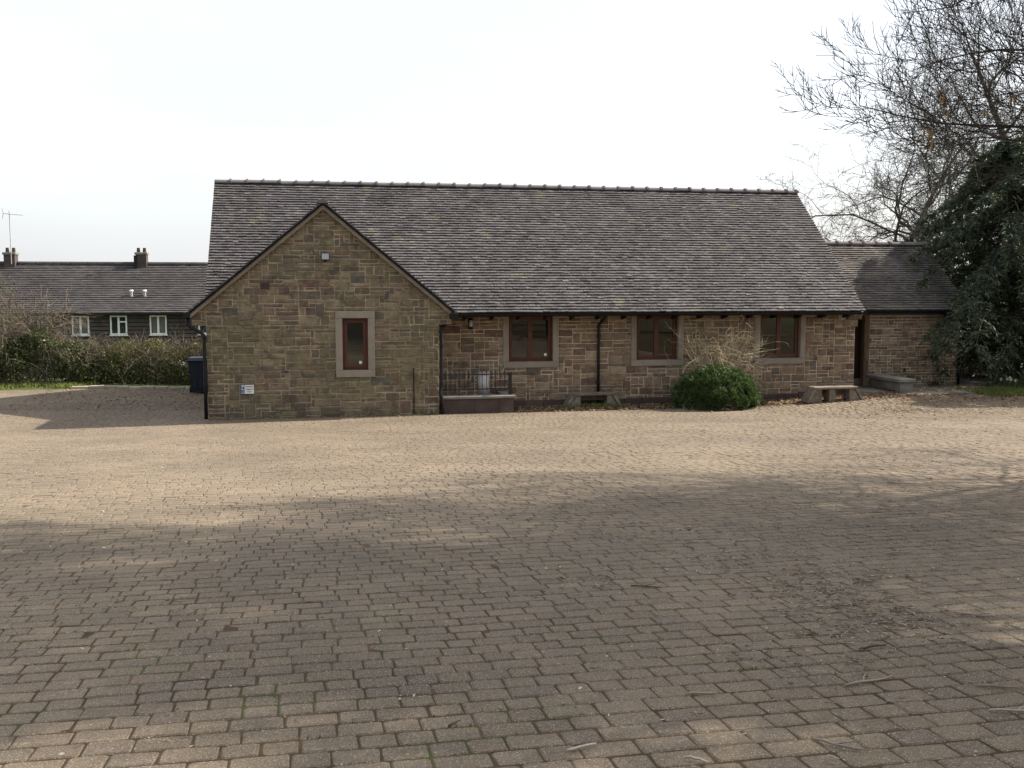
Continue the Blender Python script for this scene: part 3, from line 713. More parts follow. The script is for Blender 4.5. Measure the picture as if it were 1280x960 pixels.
# ------------------------------------------------------------------ annex
AV_, AU0, AU1 = 28.61, 16.46, 19.40
AZ = 2.50; ARW = 2.44; AEV = 28.30; ARV = AEV+ARW; ARZ = AZ + ARW*.822
annex = thing('stone_annex', 'small stone annex with tiled roof and dark door beside the hall', 'building', (17.9, AV_, .2))
awall = MB().box(AU0, AU1, AV_, AV_+.3, -.2, 2.38).build('front_wall', M['mortar_pale'], annex)
mb = MB(); mb.ext([(AU1-.3, AV_+.301, -.2), (AU1-.3, 2*ARV-AV_, -.2), (AU1-.3, 2*ARV-AV_, 2.4), (AU1-.3, ARV, ARZ-.2), (AU1-.3, AV_+.301, 2.55)], (.3, 0, 0))
mb.box(AU0, AU0+.2, AV_+.301, 33, -.2, 2.4); mb.build('side_wall', M['stone'], annex)
ra = random.Random(21)
SA = [((2,1),8), ((3,1),11), ((4,1),8), ((5,1),4), ((2,2),5), ((3,2),3), ((1,1),3), ((1,2),.8), ((4,2),1)]
for p in stone_layout(AU0, AU1, -.02, 2.28, [], [], ra, .098, .088, SA):
    V, F = stone_geo(p, AV_, ra, .010); MB().add(V, F, 0).build('stone', M['stone'], awall)
MB().box(15.1, AU1+.1, AEV+.02, AEV+.05, AZ-.14, AZ-.03).build('fascia', M['black'], annex)
MB().box(15.1, AU1+.05, AEV+.052, AV_-.03, AZ-.16, AZ-.13).build('soffit', M['door'], annex)
gutter('gutter', (15.12, AEV-.06, AZ-.03), (AU1+.16, AEV-.06, AZ-.03), .055, annex)
dp = MB().tube([(19.36, AEV-.05, 2.44), (19.36, AEV, 2.30), (19.40, AV_-.06, 2.14), (19.40, AV_-.06, 2.0), (19.40, AV_-.06, .2)], .04, 10).build('downpipe', M['black'], annex, True)
for z in (2.0, 1.1): MB().tube([(19.40, AV_-.06, z-.03), (19.40, AV_-.06, z+.03)], .055, 10).build('pipe_collar', M['black'], dp)
MB().box(15.15, 16.46, 29.05, 29.3, -.2, .405).build('door_step', M['concrete'], annex)
d = MB().bbox(15.75, 16.40, 29.10, 29.15, .41, 2.36, .005).build('door', M['door'], annex)
for k in range(5): MB().box(15.76+k*.126, 15.875+k*.126, 29.088, 29.099, .45, 2.32).build('plank', M['door'], d)
MB().tube([(15.82,29.085,1.35),(15.82,29.05,1.35),(15.92,29.05,1.35)], .012, 6).build('handle', M['iron'], d)
mb = MB(); mb.box(15.66, 15.748, 29.07, 29.2, .41, 2.44); mb.box(16.402, 16.458, 29.07, 29.2, .41, 2.44); mb.box(15.748, 16.402, 29.07, 29.2, 2.362, 2.44); mb.build('door_frame', M['door'], annex)
MB().box(15.16, 15.655, 29.1, 29.3, .41, 2.44).build('side_panel', M['door'], annex)
mb = MB(); x0, x1 = 15.12, AU1+.12
mb.ext([(x0, AEV+.03, AZ-.03), (x0, ARV, ARZ-.03), (x0, 2*ARV-AEV, AZ-.03), (x0, 2*ARV-AEV, AZ-.09), (x0, ARV, ARZ-.1), (x0, AEV+.03, AZ-.09)], (x1-x0, 0, 0)); mb.build('roof_deck', M['door'], annex)
asl = math.hypot(ARW, ARZ-AZ)
at_ = tiles((15.12, AEV, AZ-.02), (1,0,0), (0, ARW, ARZ-AZ), AU1+.12-15.12, asl-.05, lambda c: False, ra, gauge=.105)
ss = set(sorted(range(len(at_)), key=lambda i: at_[i][2])[:260]); mb = MB()
for i, (V, F, j, a) in enumerate(at_):
    if i in ss: MB().add(V, F, 0).build('roof_tile', M['tile_annex'], annex)
    else: mb.add(V, F, ra.random())
tag(mb.build('roof_tiles', M['tile_annex'], annex), kind='stuff')
mb = MB()
for V, F, j, a in tiles((AU1+.12, 2*ARV-AEV, AZ-.02), (-1,0,0), (0, -ARW, ARZ-AZ), AU1+.12-15.12, asl-.05, lambda c: False, ra, gauge=.2, w=.33): mb.add(V, F, ra.random())
tag(mb.build('rear_tiles', M['tile'], annex), kind='stuff')
x = 15.12
while x < AU1+.05:
    e = min(x+.45, AU1+.12); ridge_tile(x+.004, e-.004, ARV, ARZ+.03).build('ridge_tile', M['ridge'], annex); x = e

# ------------------------------------------------------------------ vegetation helpers
def tubes_np(segs, n=3):
    S = np.array(segs, dtype=np.float64)     # x0 y0 z0 x1 y1 z1 r0 r1
    P0, P1 = S[:,0:3], S[:,3:6]; d = P1-P0; d /= np.maximum(np.linalg.norm(d, axis=1, keepdims=True), 1e-9)
    ref = np.where(np.abs(d[:,2:3]) > .9, np.array([[1.,0,0]]), np.array([[0,0,1.]]))
    x = np.cross(d, ref); x /= np.linalg.norm(x, axis=1, keepdims=True); y = np.cross(d, x)
    V = []
    for (P, r) in ((P0, S[:,6]), (P1, S[:,7])):
        for k in range(n):
            a = 2*math.pi*k/n; V.append(P + (x*math.cos(a)+y*math.sin(a))*r[:,None])
    V = np.stack(V, 1).reshape(-1, 3); m = len(S); F = []
    b = (np.arange(m)*2*n)[:,None]
    for k in range(n): F.append(b + np.array([[k, (k+1) % n, n+(k+1) % n, n+k]]))
    return V, np.concatenate(F), np.tile(rng.random(m), n)
def seg_obj(name, segs, mat, parent, n=3, smooth=False, nbig=6, rbig=.03):
    big_ = [s for s in segs if s[6] > rbig]; small = [s for s in segs if s[6] <= rbig]
    Vs, Fs, Rs, o = [], [], [], 0
    for lst, k in ((big_, nbig), (small, n)):
        if lst:
            V, F, R2 = tubes_np(lst, k); Vs.append(V); Fs.append(F+o); Rs.append(R2); o += len(V)
    return obj(name, np_mesh(name, np.concatenate(Vs), np.concatenate(Fs), np.concatenate(Rs)*.999, smooth, mat), None, parent)
def leaves_np(C, D, l, wd, rr, tilt=.6, fold=0.0):
    n = len(C); C = np.asarray(C); D = np.asarray(D) + rr.normal(0, tilt, (n, 3)); D /= np.linalg.norm(D, axis=1, keepdims=True)
    q = rr.normal(0, 1, (n, 3)); s = np.cross(D, q); s /= np.maximum(np.linalg.norm(s, axis=1, keepdims=True), 1e-6)
    L_ = (l*rr.uniform(.65, 1.3, n))[:,None]; Wd = (wd*rr.uniform(.7, 1.25, n))[:,None]
    V = np.stack([C, C + D*L_*.5 + s*Wd*.5, C + D*L_, C + D*L_*.5 - s*Wd*.5], 1).reshape(-1, 3)
    F = (np.arange(n)*4)[:,None] + np.array([[0,1,2,3]])
    return V, F, rr.random(n)
def leaf_obj(name, C, D, l, wd, rr, mat, parent, tilt=.6):
    V, F, R2 = leaves_np(C, D, l, wd, rr, tilt); return obj(name, np_mesh(name, V, F, R2, False, mat), None, parent)

def grow_tree(seed, base, levels, trunk_h, trunk_r, lean=(0,0), up=.06, kids=(12, 8, 7, 5), lens=(1, .55, .5, .5), first=.25, wander=.16, crown_r=5.0, flat=.5, tipup=.05, minr=.0035, rise=.15, fork=.85):
    r = random.Random(seed); segs = []
    tips = []
    def rv(): return Vector((r.gauss(0,1), r.gauss(0,1), r.gauss(0,1)))
    def grow(p, d, length, rad, lev):
        ns = {0: 9, 1: 9, 2: 7, 3: 5}.get(lev, 3); st = length/ns; pts = [(p, rad)]
        for k in range(ns):
            t = (k+1)/ns
            d = (d + rv()*wander*(.5 if lev == 0 else 1) + Vector((0,0,1))*(up if lev < 2 else tipup)).normalized()
            q = p + d*st; r1 = max(minr*.6, rad*(1-.82*t) if lev else rad*(1-.93*t)); r0 = pts[-1][1]
            segs.append((p.x,p.y,p.z,q.x,q.y,q.z,r0,r1)); p = q; pts.append((q, r1))
        if lev >= levels: tips.append((p, d)); return
        nk = kids[lev]
        for c in range(nk):
            t = (first if lev == 0 else .18) + (1-(first if lev == 0 else .18))*((c + r.random()*.8)/nk)
            i = min(len(pts)-2, int(t*ns)); f = t*ns-i; q = pts[i][0].lerp(pts[i+1][0], max(0, min(1, f))); rr_ = pts[i][1]
            dd = (pts[i+1][0]-pts[i][0]).normalized()
            side = rv(); side = (side - dd*side.dot(dd)).normalized()
            if lev == 0:
                a = c*2.399+r.random()*.7; side = Vector((math.cos(a), math.sin(a), .15)); nd = (side*(1.0) + Vector((0,0,1))*(rise+flat*t)).normalized()
                ln = crown_r*(1.05-.55*t)*r.uniform(.8, 1.15)
            else:
                nd = (dd*.75 + side*fork).normalized(); ln = length*lens[lev]*(1.1-.6*t)*r.uniform(.7, 1.2)
            grow(q, nd, ln, max(minr, rr_*.62*(.7 if lev == 0 else .8)), lev+1)
    grow(Vector(base), Vector((lean[0], lean[1], 1)).normalized(), trunk_h, trunk_r, 0)
    return segs, tips

# ------------------------------------------------------------------ bare trees
def bare_tree(name, label, loc, group=None, mat='bark', **kw):
    t = thing(name, label, 'tree', loc, group)
    segs, tips = grow_tree(base=(loc[0], loc[1], loc[2]-.1), **kw)
    rad0 = kw['trunk_r']
    tr = segs[:9]; cr = segs[9:]
    seg_obj('trunk', tr, M[mat], t, 8, True, 10, .01)
    seg_obj('crown', cr, M[mat], t, 3, False, 6, .02)
    print(name, len(segs)); return t, segs, tips
near, nsegs, ntips = bare_tree('catkin_tree', 'bare tree with long curving twigs and hanging catkins', (10.5, 9.7, g(10.5, 9.7)), seed=5, levels=4, trunk_h=10.5, trunk_r=.115,
    kids=(48, 14, 10, 5), lens=(1, .6, .5, .55), first=.33, wander=.12, crown_r=5.0, flat=.35, tipup=.13, up=.02, minr=.0050, rise=-.03, fork=.62)
bare_tree('slender_tree', 'slender bare tree growing beside the catkin tree', (12.2, 11.4, g(12.2, 11.4)), seed=77, levels=4, trunk_h=9.0, trunk_r=.10,
    kids=(34, 10, 8, 5), lens=(1, .6, .5, .55), first=.28, wander=.14, crown_r=5.6, flat=.4, tipup=.10, up=.02, minr=.0045, rise=0.0, fork=.65)
# catkins hang from twigs of this tree that reach towards the hall
vis = []
for s in nsegs:
    if s[6] < .012:
        x, y, D = px(s[3], s[4], s[5])
        if 1120 < x < 1275 and 110 < y < 300 and D < 11.5: vis.append(s)
rc = random.Random(4); rc.shuffle(vis)
cm = MB(); cm.tube([(0,0,0),(0,0,-.015),(0,0,-.05),(0,0,-.10),(0,0,-.125)], [.003,.011,.0125,.011,.003], 7); cme = cm.mesh('catkin', M['catkin'], True)
for s in vis[:9]:
    for k in range(rc.choice((1, 2, 2))):
        o = bpy.data.objects.new('catkin', cme); _link(o, near); o.location = (s[3]+rc.uniform(-.03, .03), s[4]+rc.uniform(-.03, .03), s[5]-.01*k); o.rotation_euler = (rc.gauss(0, .08), rc.gauss(0, .08), 0); o.scale = (.8, .8, rc.uniform(.55, .95))
bare_tree('broad_tree', 'wide bare tree shading the near paving', (12.5, 5.0, g(12.5, 5.0)), seed=12, levels=4, trunk_h=12.5, trunk_r=.30,
    kids=(22, 9, 8, 5), lens=(1, .6, .55, .5), first=.2, wander=.14, crown_r=7.0, flat=.6, tipup=.06, up=.03, minr=.007)
bare_tree('bare_tree', 'tall bare tree with crooked limbs rising behind the annex', (25.5, 42.0, 0), seed=31, mat='bark_far', levels=4, trunk_h=11, trunk_r=.26,
    kids=(26, 10, 9, 5), lens=(1, .6, .55, .5), first=.12, wander=.26, crown_r=8.0, flat=.75, tipup=.02, up=.03, minr=.010)
bare_tree('bare_tree', 'bare tree behind the conifer beside the annex', (32.0, 41.0, 0), seed=44, mat='bark_far', levels=4, trunk_h=16, trunk_r=.36,
    kids=(18, 9, 8, 5), lens=(1, .6, .55, .5), first=.2, wander=.22, crown_r=7.5, flat=.7, tipup=.02, up=.04, minr=.010)

# ------------------------------------------------------------------ tall pine beyond the yard, whose crown shades the near paving
def pine(label, loc, cz, rad, rz, n, seed, per=150):
    rr = np.random.default_rng(seed); t = thing('pine_tree', label, 'tree', loc, 'tall pines right of the yard'); segs = []; h = cz+rz-loc[2]
    for k in range(10):
        a, b = k/10, (k+1)/10; segs.append((loc[0]+.15*math.sin(a*5), loc[1], loc[2]-.1+h*a*.93, loc[0]+.15*math.sin(b*5), loc[1], loc[2]-.1+h*b*.93, .34*(1-a)+.04, .34*(1-b)+.04))
    seg_obj('trunk', segs, M['bark'], t, 8, True, 10, .01)
    C, D, bs = [], [], []
    u = rr.normal(0, 1, (n, 3)); u /= np.linalg.norm(u, axis=1, keepdims=True); rd = rr.random(n)**(1/2.6)
    P = np.array([loc[0], loc[1], cz]) + u*rd[:,None]*np.array([rad[0], rad[1], rz])
    for p in P:
        q = np.array([loc[0], loc[1], p[2]-.35*np.hypot(p[0]-loc[0], p[1]-loc[1])]); m = (p+q)/2 + np.array([0,0,.2]); bs.append((*q, *m, .05, .03)); bs.append((*m, *p, .03, .012))
        s_ = rr.uniform(.26, .50); c = p + rr.normal(0, 1, (per, 3))*np.array([s_, s_, s_*.45]); C.append(c); D.append((c-p)/s_)
    seg_obj('branch', bs, M['bark'], t, 4)
    leaf_obj('crown', np.concatenate(C), np.concatenate(D)+np.array([0,0,.2]), .26, .075, rr, M['leaf_yew'], t, .5)
    return t
pine('tall spreading pine standing off beyond the yard edge', (17.2, 8.6, g(17.2, 8.6)), 12.4, (5.4, 5.0), 3.2, 52, 6, 300)
pine('second tall pine nearer the road end of the yard', (15.5, 2.6, g(15.5, 2.6)), 11.5, (5.2, 5.2), 3.0, 40, 16, 300)
# ------------------------------------------------------------------ conifers at the right
def conifer(label, loc, h, rad, seed, nb=95, low=.06):
    rr = np.random.default_rng(seed); t = thing('conifer_tree', label, 'tree', loc, 'dark conifers beyond the annex')
    L0 = Vector(loc); segs = []; C, D = [], []
    for k in range(8):
        a, b = k/8, (k+1)/8; segs.append((loc[0], loc[1], loc[2]+h*a, loc[0], loc[1], loc[2]+h*b, .26*(1-a)+.02, .26*(1-b)+.02))
    seg_obj('trunk', segs, M['bark'], t, 8, True, 9, .01)
    bs = []
    for k in range(nb):
        f = low + (1-low)*((k+rr.random())/nb); z = h*f; az = k*2.399 + rr.normal(0, .25)
        ln = rad*(1-f)**.62*rr.uniform(.75, 1.15)+.25; p = np.array([loc[0], loc[1], loc[2]+z]); d = np.array([math.cos(az), math.sin(az), .30])
        n = 8; pts = [p]
        for i in range(n):
            d = d + np.array([0, 0, -.115]) + rr.normal(0, .05, 3); d /= np.linalg.norm(d); q = p + d*ln/n
            bs.append((*p, *q, .035*(1-i/n)+.006, .035*(1-(i+1)/n)+.006)); p = q; pts.append(p)
            nbl = 3 + int(3*i/n)
            for b in range(nbl):
                sd_ = np.cross(d, [0,0,1]); sd_ /= np.linalg.norm(sd_)+1e-9
                e = d*.6 + sd_*rr.choice([-1, 1])*rr.uniform(.4, 1.0) + np.array([0,0,-.35]) + rr.normal(0, .15, 3); e /= np.linalg.norm(e)
                l2 = rr.uniform(.25, .6)*(1.1-.5*f)*(ln/rad+.35); m = 7
                tt = (np.arange(m)+rr.random(m))/m
                sag = np.array([0,0,-.25])
                P = p + e*l2*tt[:,None] + sag*(tt**2*l2)[:,None] + rr.normal(0, .025, (m, 3))
                bs.append((*p, *(p+e*l2+sag*l2), .008, .003))
                C.append(P); D.append(np.repeat((e + np.array([0,0,-.15]))[None], m, 0))
    seg_obj('branch', bs, M['bark'], t, 3)
    C = np.concatenate(C); D = np.concatenate(D)
    leaf_obj('crown', np.repeat(C, 3, 0) + rr.normal(0, .03, (len(C)*3, 3)), np.repeat(D, 3, 0), .17, .045, rr, M['leaf_yew'], t, .55)
    return t
conifer('dark conifer with drooping sprays hanging over the annex roof', (22.2, 29.9, .2), 7.6, 6.0, 3, 190, .07)
conifer('dark conifer standing past the end of the lawn', (27.2, 26.2, .2), 9.5, 4.6, 8, 120, .04)
conifer('tall dark conifer behind the one that overhangs the annex', (28.2, 35.5, .0), 9.5, 4.8, 9, 110, .05)

# the belt of trees behind the photographer, as mirrored in the hall windows
def copy_tree(src, label, loc, rz, sc_, group):
    r = src.copy(); COL.objects.link(r); r.location = loc; r.rotation_euler = (0, 0, rz); r.scale = (sc_, sc_, sc_); r['label'] = label; r['group'] = group
    for ch in list(src.children):
        c = ch.copy(); COL.objects.link(c); c.parent = r; c.matrix_parent_inverse = ch.matrix_parent_inverse
    return r
srcs = [o for o in COL.objects if o.name.startswith('conifer_tree')]
for k, (u, v_) in enumerate([(-17, -7), (-11.5, -11), (-6, -9), (-.5, -12), (5, -9.5), (10.5, -11.5), (16, -8), (-21, 0)]):
    copy_tree(srcs[k % len(srcs)], 'dark conifer in the belt of trees behind the photographer', (u, v_, g(u, v_)-.1), k*1.3, .95+.1*(k % 3), 'belt of conifers behind the photographer')
# ------------------------------------------------------------------ shrubs
def shrub(name, label, cat, c, rx, ry, rz, n, leaf, wd, mat, seed, group=None, twigs=60, tmat='twig_brown', core=.45, noise=.22, squash=0):
    rr = np.random.default_rng(seed); t = thing(name, label, cat, c, group); C = np.array(c)
    u = rr.normal(0, 1, (n, 3)); u[:,2] = np.abs(u[:,2]) - .12; u /= np.linalg.norm(u, axis=1, keepdims=True)
    ph = rr.uniform(0, 6.28, 8)
    bump = 1 + noise*(np.sin(u[:,0]*5+ph[0])*np.sin(u[:,1]*5+ph[1]) + .6*np.sin(u[:,2]*7+ph[2]+u[:,0]*3) + .5*np.sin(u[:,0]*11+ph[3])*np.sin(u[:,2]*9+ph[4]))
    rad = (core + (1-core)*rr.random(n)**.5)*bump
    P = C + u*rad[:,None]*np.array([rx, ry, rz]); P[:,2] = np.maximum(P[:,2], c[2]+.03)
    leaf_obj('foliage', P, u + np.array([0,0,.3]), leaf, wd, rr, M[mat], t, .7)
    segs = []
    for k in range(twigs):
        d = rr.normal(0, 1, 3); d[2] = abs(d[2])+.35; d /= np.linalg.norm(d); p = C + np.array([rr.normal(0, .1*rx), rr.normal(0, .1*ry), 0]); ln = np.linalg.norm(d*np.array([rx, ry, rz]))*rr.uniform(.8, 1.2)
        for i in range(5):
            d = d + rr.normal(0, .13, 3); d /= np.linalg.norm(d); q = p + d*ln/5; segs.append((*p, *q, .016*(1-i/5.5), .016*(1-(i+1)/5.5))); p = q
    if segs: seg_obj('stems', segs, M[tmat], t, 4)
    return t
# undergrowth below the conifers
for i, (u, v, rx, rz, lb) in enumerate([(21.6, 31.6, 1.7, 2.3, 'leafy dark shrub at the corner of the annex'), (24.2, 30.2, 2.0, 2.0, 'leafy shrub filling the gap between the conifers'), (23.2, 27.8, 1.2, .9, 'low leafy shrub behind the white flowers'), (27.0, 27.5, 2.2, 2.2, 'large leafy shrub at the end of the lawn'), (25.5, 33.5, 2.4, 3.0, 'tall leafy shrub behind the path')]):
    shrub('leafy_shrub', lb, 'shrub', (u, v, g(u, v)), rx, rx*.8, rz, 5200, .11, .05, 'leaf_laurel', 50+i, 'shrubs under the conifers')
# dwarf conifer dome
def dome(c, rx, ry, rz, seed):
    rr = np.random.default_rng(seed); t = thing('dome_bush', 'dense rounded green bush at the foot of the long wall', 'bush', c)
    n = 430; u = rr.normal(0, 1, (n, 3)); u[:,2] = np.abs(u[:,2])*1.0 - .22; u /= np.linalg.norm(u, axis=1, keepdims=True)
    rad = 1 + rr.normal(0, .032, n)
    P = np.array(c) + np.array([0,0,.22]) + u*rad[:,None]*np.array([rx, ry, rz-.22])
    P[:,2] = np.maximum(P[:,2], c[2]+.06)
    m = 95
    CC = np.repeat(P, m, 0) + rr.normal(0, .040, (n*m, 3)); DD = CC - np.repeat(P - u*.07, m, 0); DD /= np.linalg.norm(DD, axis=1, keepdims=True); DD = DD + np.array([0,0,.35])
    leaf_obj('foliage', CC, DD, .062, .026, rr, M['leaf_dome'], t, .35)
    segs = []
    for i in range(200):
        d = u[i]*np.array([rx, ry, rz-.1])*.92; p = np.array(c) + np.array([0,0,.05]); q = p + d*.5 + rr.normal(0, .03, 3); e = p + d; segs.append((*p, *q, .02, .012)); segs.append((*q, *e, .012, .004))
    seg_obj('stems', segs, M['twig_brown'], t, 3)
    return t
dome((10.62, 26.05, g(10.6, 26.05)), 1.05, .80, 1.02, 5)
# pale arching bare shrub behind the dome
def arching(name, label, c, n, reach, h, seed, mat, rad=.011, sub=4, bias=(0, -.2), droop0=.10):
    rr = np.random.default_rng(seed); t = thing(name, label, 'shrub', c); segs = []
    def run(p, d, ln, r0, lev, droop):
        k = 8 if lev == 0 else 5
        for i in range(k):
            d = d + np.array([0,0,-droop]) + rr.normal(0, .11, 3); d /= np.linalg.norm(d); q = p + d*ln/k
            segs.append((*p, *q, r0*(1-i/(k+1)), r0*(1-(i+1)/(k+1)))); p = q
            if lev < 2 and i > 1:
                for _ in range(sub if lev == 0 else 1):
                    if rr.random() < .75: e = d + rr.normal(0, .55, 3); e /= np.linalg.norm(e); run(p, e, ln*rr.uniform(.22, .45), r0*.55, lev+1, droop*1.2)
    for i in range(n):
        a = rr.uniform(0, 2*math.pi); d = np.array([math.cos(a)*rr.uniform(.2, .9)+bias[0], math.sin(a)*rr.uniform(.1, .6)+bias[1], 1.25]); d /= np.linalg.norm(d)
        run(np.array(c) + np.array([rr.normal(0, .16), rr.normal(0, .08), -.02]), d, h*rr.uniform(.75, 1.25), rad, 0, droop0*rr.uniform(.3, 1.7))
    seg_obj('stems', segs, M[mat], t, 3, False, 5, .02); print(name, len(segs)); return t, segs
arching('arching_shrub', 'pale bare arching shrub behind the rounded bush', (10.85, 26.80, g(11, 26.8)), 46, 1, 1.62, 8, 'twig', .012, 3, (.06, .12), .04)

# hedge on the left
def hedge(label, u0, u1, vc, h0, h1, dep, n, mat, seed, leaf=.085, twn=900, over=.9, nb=9, density_top=.6):
    rr = np.random.default_rng(seed); t = thing('hedge', label, 'hedge', ((u0+u1)/2, vc, g((u0+u1)/2, vc)))
    u = rr.uniform(u0, u1, n); hh = h0 + (h1-h0)*(u-u0)/(u1-u0) + .18*np.sin(u*2.1) + .12*np.sin(u*5.3+1)
    f = rr.random(n)**density_top; z = f*hh; d = dep*(1-.35*f**3)
    v = vc + d*np.where(rr.random(n) < .7, -np.sqrt(rr.random(n)), rr.uniform(-.6, 1, n)) + .12*np.sin(u*4+z*3)
    P = np.stack([u, v, G(u, v)+z+.03], 1); Dn = np.stack([rr.normal(0, .4, n), np.full(n, -.7), np.full(n, .5)], 1)
    leaf_obj('foliage', P, Dn, leaf, leaf*.55, rr, M[mat], t, .7)
    segs = []
    for k in range(twn):
        uu = rr.uniform(u0, u1); vv_ = vc + rr.normal(0, dep*.45); p = np.array([uu, vv_, g(uu, vv_)]); d_ = np.array([rr.normal(0, .35), rr.normal(0, .25), 1.]); d_ /= np.linalg.norm(d_)
        hl = (h0 + (h1-h0)*(uu-u0)/(u1-u0))*rr.uniform(.7, 1+over*rr.random())
        for i in range(7):
            d_ = d_ + rr.normal(0, .16, 3); d_ /= np.linalg.norm(d_); q = p + d_*hl/7; segs.append((*p, *q, .013*(1-i/8), .013*(1-(i+1)/8))); p = q
            if i > 2:
                for _ in range(2):
                    e = d_ + rr.normal(0, .6, 3); e /= np.linalg.norm(e); q2 = p + e*rr.uniform(.15, .45); segs.append((*p, *q2, .007, .0035))
                    e = e + rr.normal(0, .4, 3); e /= np.linalg.norm(e); q3 = q2 + e*rr.uniform(.1, .3); segs.append((*q2, *q3, .0045, .003))
    seg_obj('twigs', segs, M['twig_brown'], t, 3)
    return t
hedge('dense evergreen hedge with brown bramble stems above it', -15.5, -6.6, 36.2, 2.1, 1.25, 1.3, 21000, 'leaf', 61, .10, 380, .6)
hedge('sparse budding hawthorn hedge between the wheeled bin and the evergreens', -7.0, -1.6, 36.0, 1.05, 1.45, .9, 11000, 'leaf_bud', 62, .075, 380, .35, density_top=.8)
shrub('evergreen_shrub', 'dark evergreen shrub in front of the bare hedge', 'shrub', (-6.3, 35.6, g(-6.3, 35.6)), 1.5, .8, 1.0, 3400, .085, .045, 'leaf', 71)
shrub('evergreen_shrub', 'low ivy covered shrub at the foot of the sparse hedge', 'shrub', (-4.2, 35.5, g(-4.2, 35.5)), 1.9, .6, .62, 2600, .08, .045, 'leaf', 72)
arching('bramble', 'tangle of bare brown bramble stems arching over the hedge', (-8.6, 36.3, g(-8.6, 36.3)+.6), 80, 1, 1.9, 33, 'twig_brown', .013, 3, (-.05, -.05))
shrub('evergreen_shrub', 'yellow green shrub at the edge of the hedge by the house', 'shrub', (-9.9, 37.2, g(-9.9, 37.2)), 1.0, .8, 2.9, 2200, .09, .05, 'leaf_bud', 73)

# kerb stones below the hedge
x = -6.9
while x < -2.5:
    l = rs.uniform(.28, .55); MBk = MB().bbox(x, x+l-.02, 33.62, 33.80+rs.uniform(0, .05), g(x, 33.7)-.05, g(x, 33.7)+.05+rs.uniform(0, .03), .012)
    tag(MBk.build('kerb_stone', M['kerb']), 'pale kerb stone edging the hedge bottom', 'kerb', 'kerb stones along the hedge'); x += l
def grass_patch(name, us, n, seed, hgt=.10, label='short green grass', wd=.012, mat='grass'):
    rr = np.random.default_rng(seed); u = rr.uniform(us[0], us[1], n); v = rr.uniform(us[2], us[3], n)
    k = (np.sin(u*3.1+v*2)+np.sin(u*1.3-v*4)+rr.normal(0, .8, n)) > -.7; u, v = u[k], v[k]
    P = np.stack([u, v, G(u, v)+.0], 1); D = np.tile(np.array([[0,0,1.]]), (len(u), 1))
    o = leaf_obj(name, P, D, hgt, wd, rr, M[mat], None, .35); return tag(o, label, 'grass', kind='stuff')
grass_patch('grass', (-16, -6.4, 33.65, 35.0), 9000, 1, .12, 'strip of grass below the evergreen hedge', .02)
grass_patch('grass', (18.3, 24, 25.3, 27.3), 16000, 2, .09, 'patch of bright lawn at the edge of the paving', .018)
grass_patch('grass', (6.5, 8.3, 26.35, 26.7), 900, 3, .13, 'tufts of grass under the timber bench', .014)
grass_patch('grass', (-2.3, 3.3, 25.85, 25.94), 260, 4, .07, 'thin weeds along the foot of the gable wall', .012)

# daffodil-like flowers in the bed
rr = np.random.default_rng(77); n = 900
u = rr.uniform(20.0, 24, n); v = rr.uniform(26.6, 28.2, n)
fl = leaf_obj('flower_leaves', np.stack([u, v, G(u, v)], 1), np.tile([[0,0,1.]], (n, 1)), .30, .025, rr, M['leaf_laurel'], None, .3); tag(fl, 'upright green flower leaves in the bed by the lawn', 'leaves', kind='stuff')
for k in range(46):
    a, b = rr.uniform(20.0, 23.2), rr.uniform(26.5, 27.6); z = g(a, b); h = rr.uniform(.22, .36)
    t = thing('flower', 'pale flower on a green stem in the bed by the lawn', 'flower', (a, b, z), 'pale flowers in the bed')
    MB().tube([(a,b,z-.02),(a,b,z+h)], .004, 4).build('stem', M['grass'], t)
    m_ = MB(); c = Vector((a, b-.005, z+h))
    for q in range(6):
        an = q*math.pi/3; p = Vector((math.cos(an), -.35, math.sin(an))); s_ = Vector((-math.sin(an), 0, math.cos(an)))
        m_.add([c, c+p*.03+s_*.016, c+p*.055, c+p*.03-s_*.016], [(0,1,2,3)], 0)
    m_.tube([c+Vector((0,-.004,0)), c+Vector((0,-.03,0))], [.010,.014], 6)
    m_.build('petals', M['petal'], t)

# ------------------------------------------------------------------ wheeled bin
zb = g(-3.05, 32.6)
t = thing('wheeled_bin', 'navy wheeled bin behind the corner of the gable wing', 'bin', (-3.05, 32.6, zb))
def rect(x0, x1, y0, y1, z): return [(x0,y0,z),(x1,y0,z),(x1,y1,z),(x0,y1,z)]
MB().hull(rect(-3.28,-2.80,32.38,32.86,zb+.05), rect(-3.36,-2.73,32.28,32.96,zb+.98)).build('body', M['navy'], t)
MB().hull(rect(-3.38,-2.71,32.26,32.98,zb+.93), rect(-3.40,-2.69,32.24,33.0,zb+.985)).build('rim', M['navy'], t)
MB().hull(rect(-3.41,-2.68,32.22,33.02,zb+.987), rect(-3.34,-2.75,32.30,32.96,zb+1.07)).build('lid', M['navy'], t)
MB().tube([(-3.33,33.04,zb+1.0),(-2.76,33.04,zb+1.0)], .018, 8).build('handle', M['navy'], t)
for x in (-3.38, -2.76):
    wl = MB().tube([(x,32.80,zb+.10),(x+.055,32.80,zb+.10)], .10, 14).build('wheel', M['rubber'], t)
for k in range(3): MB().box(-3.2+k*.15, -3.14+k*.15, 32.34, 32.40, zb+.15, zb+.8).build('rib', M['navy'], t)

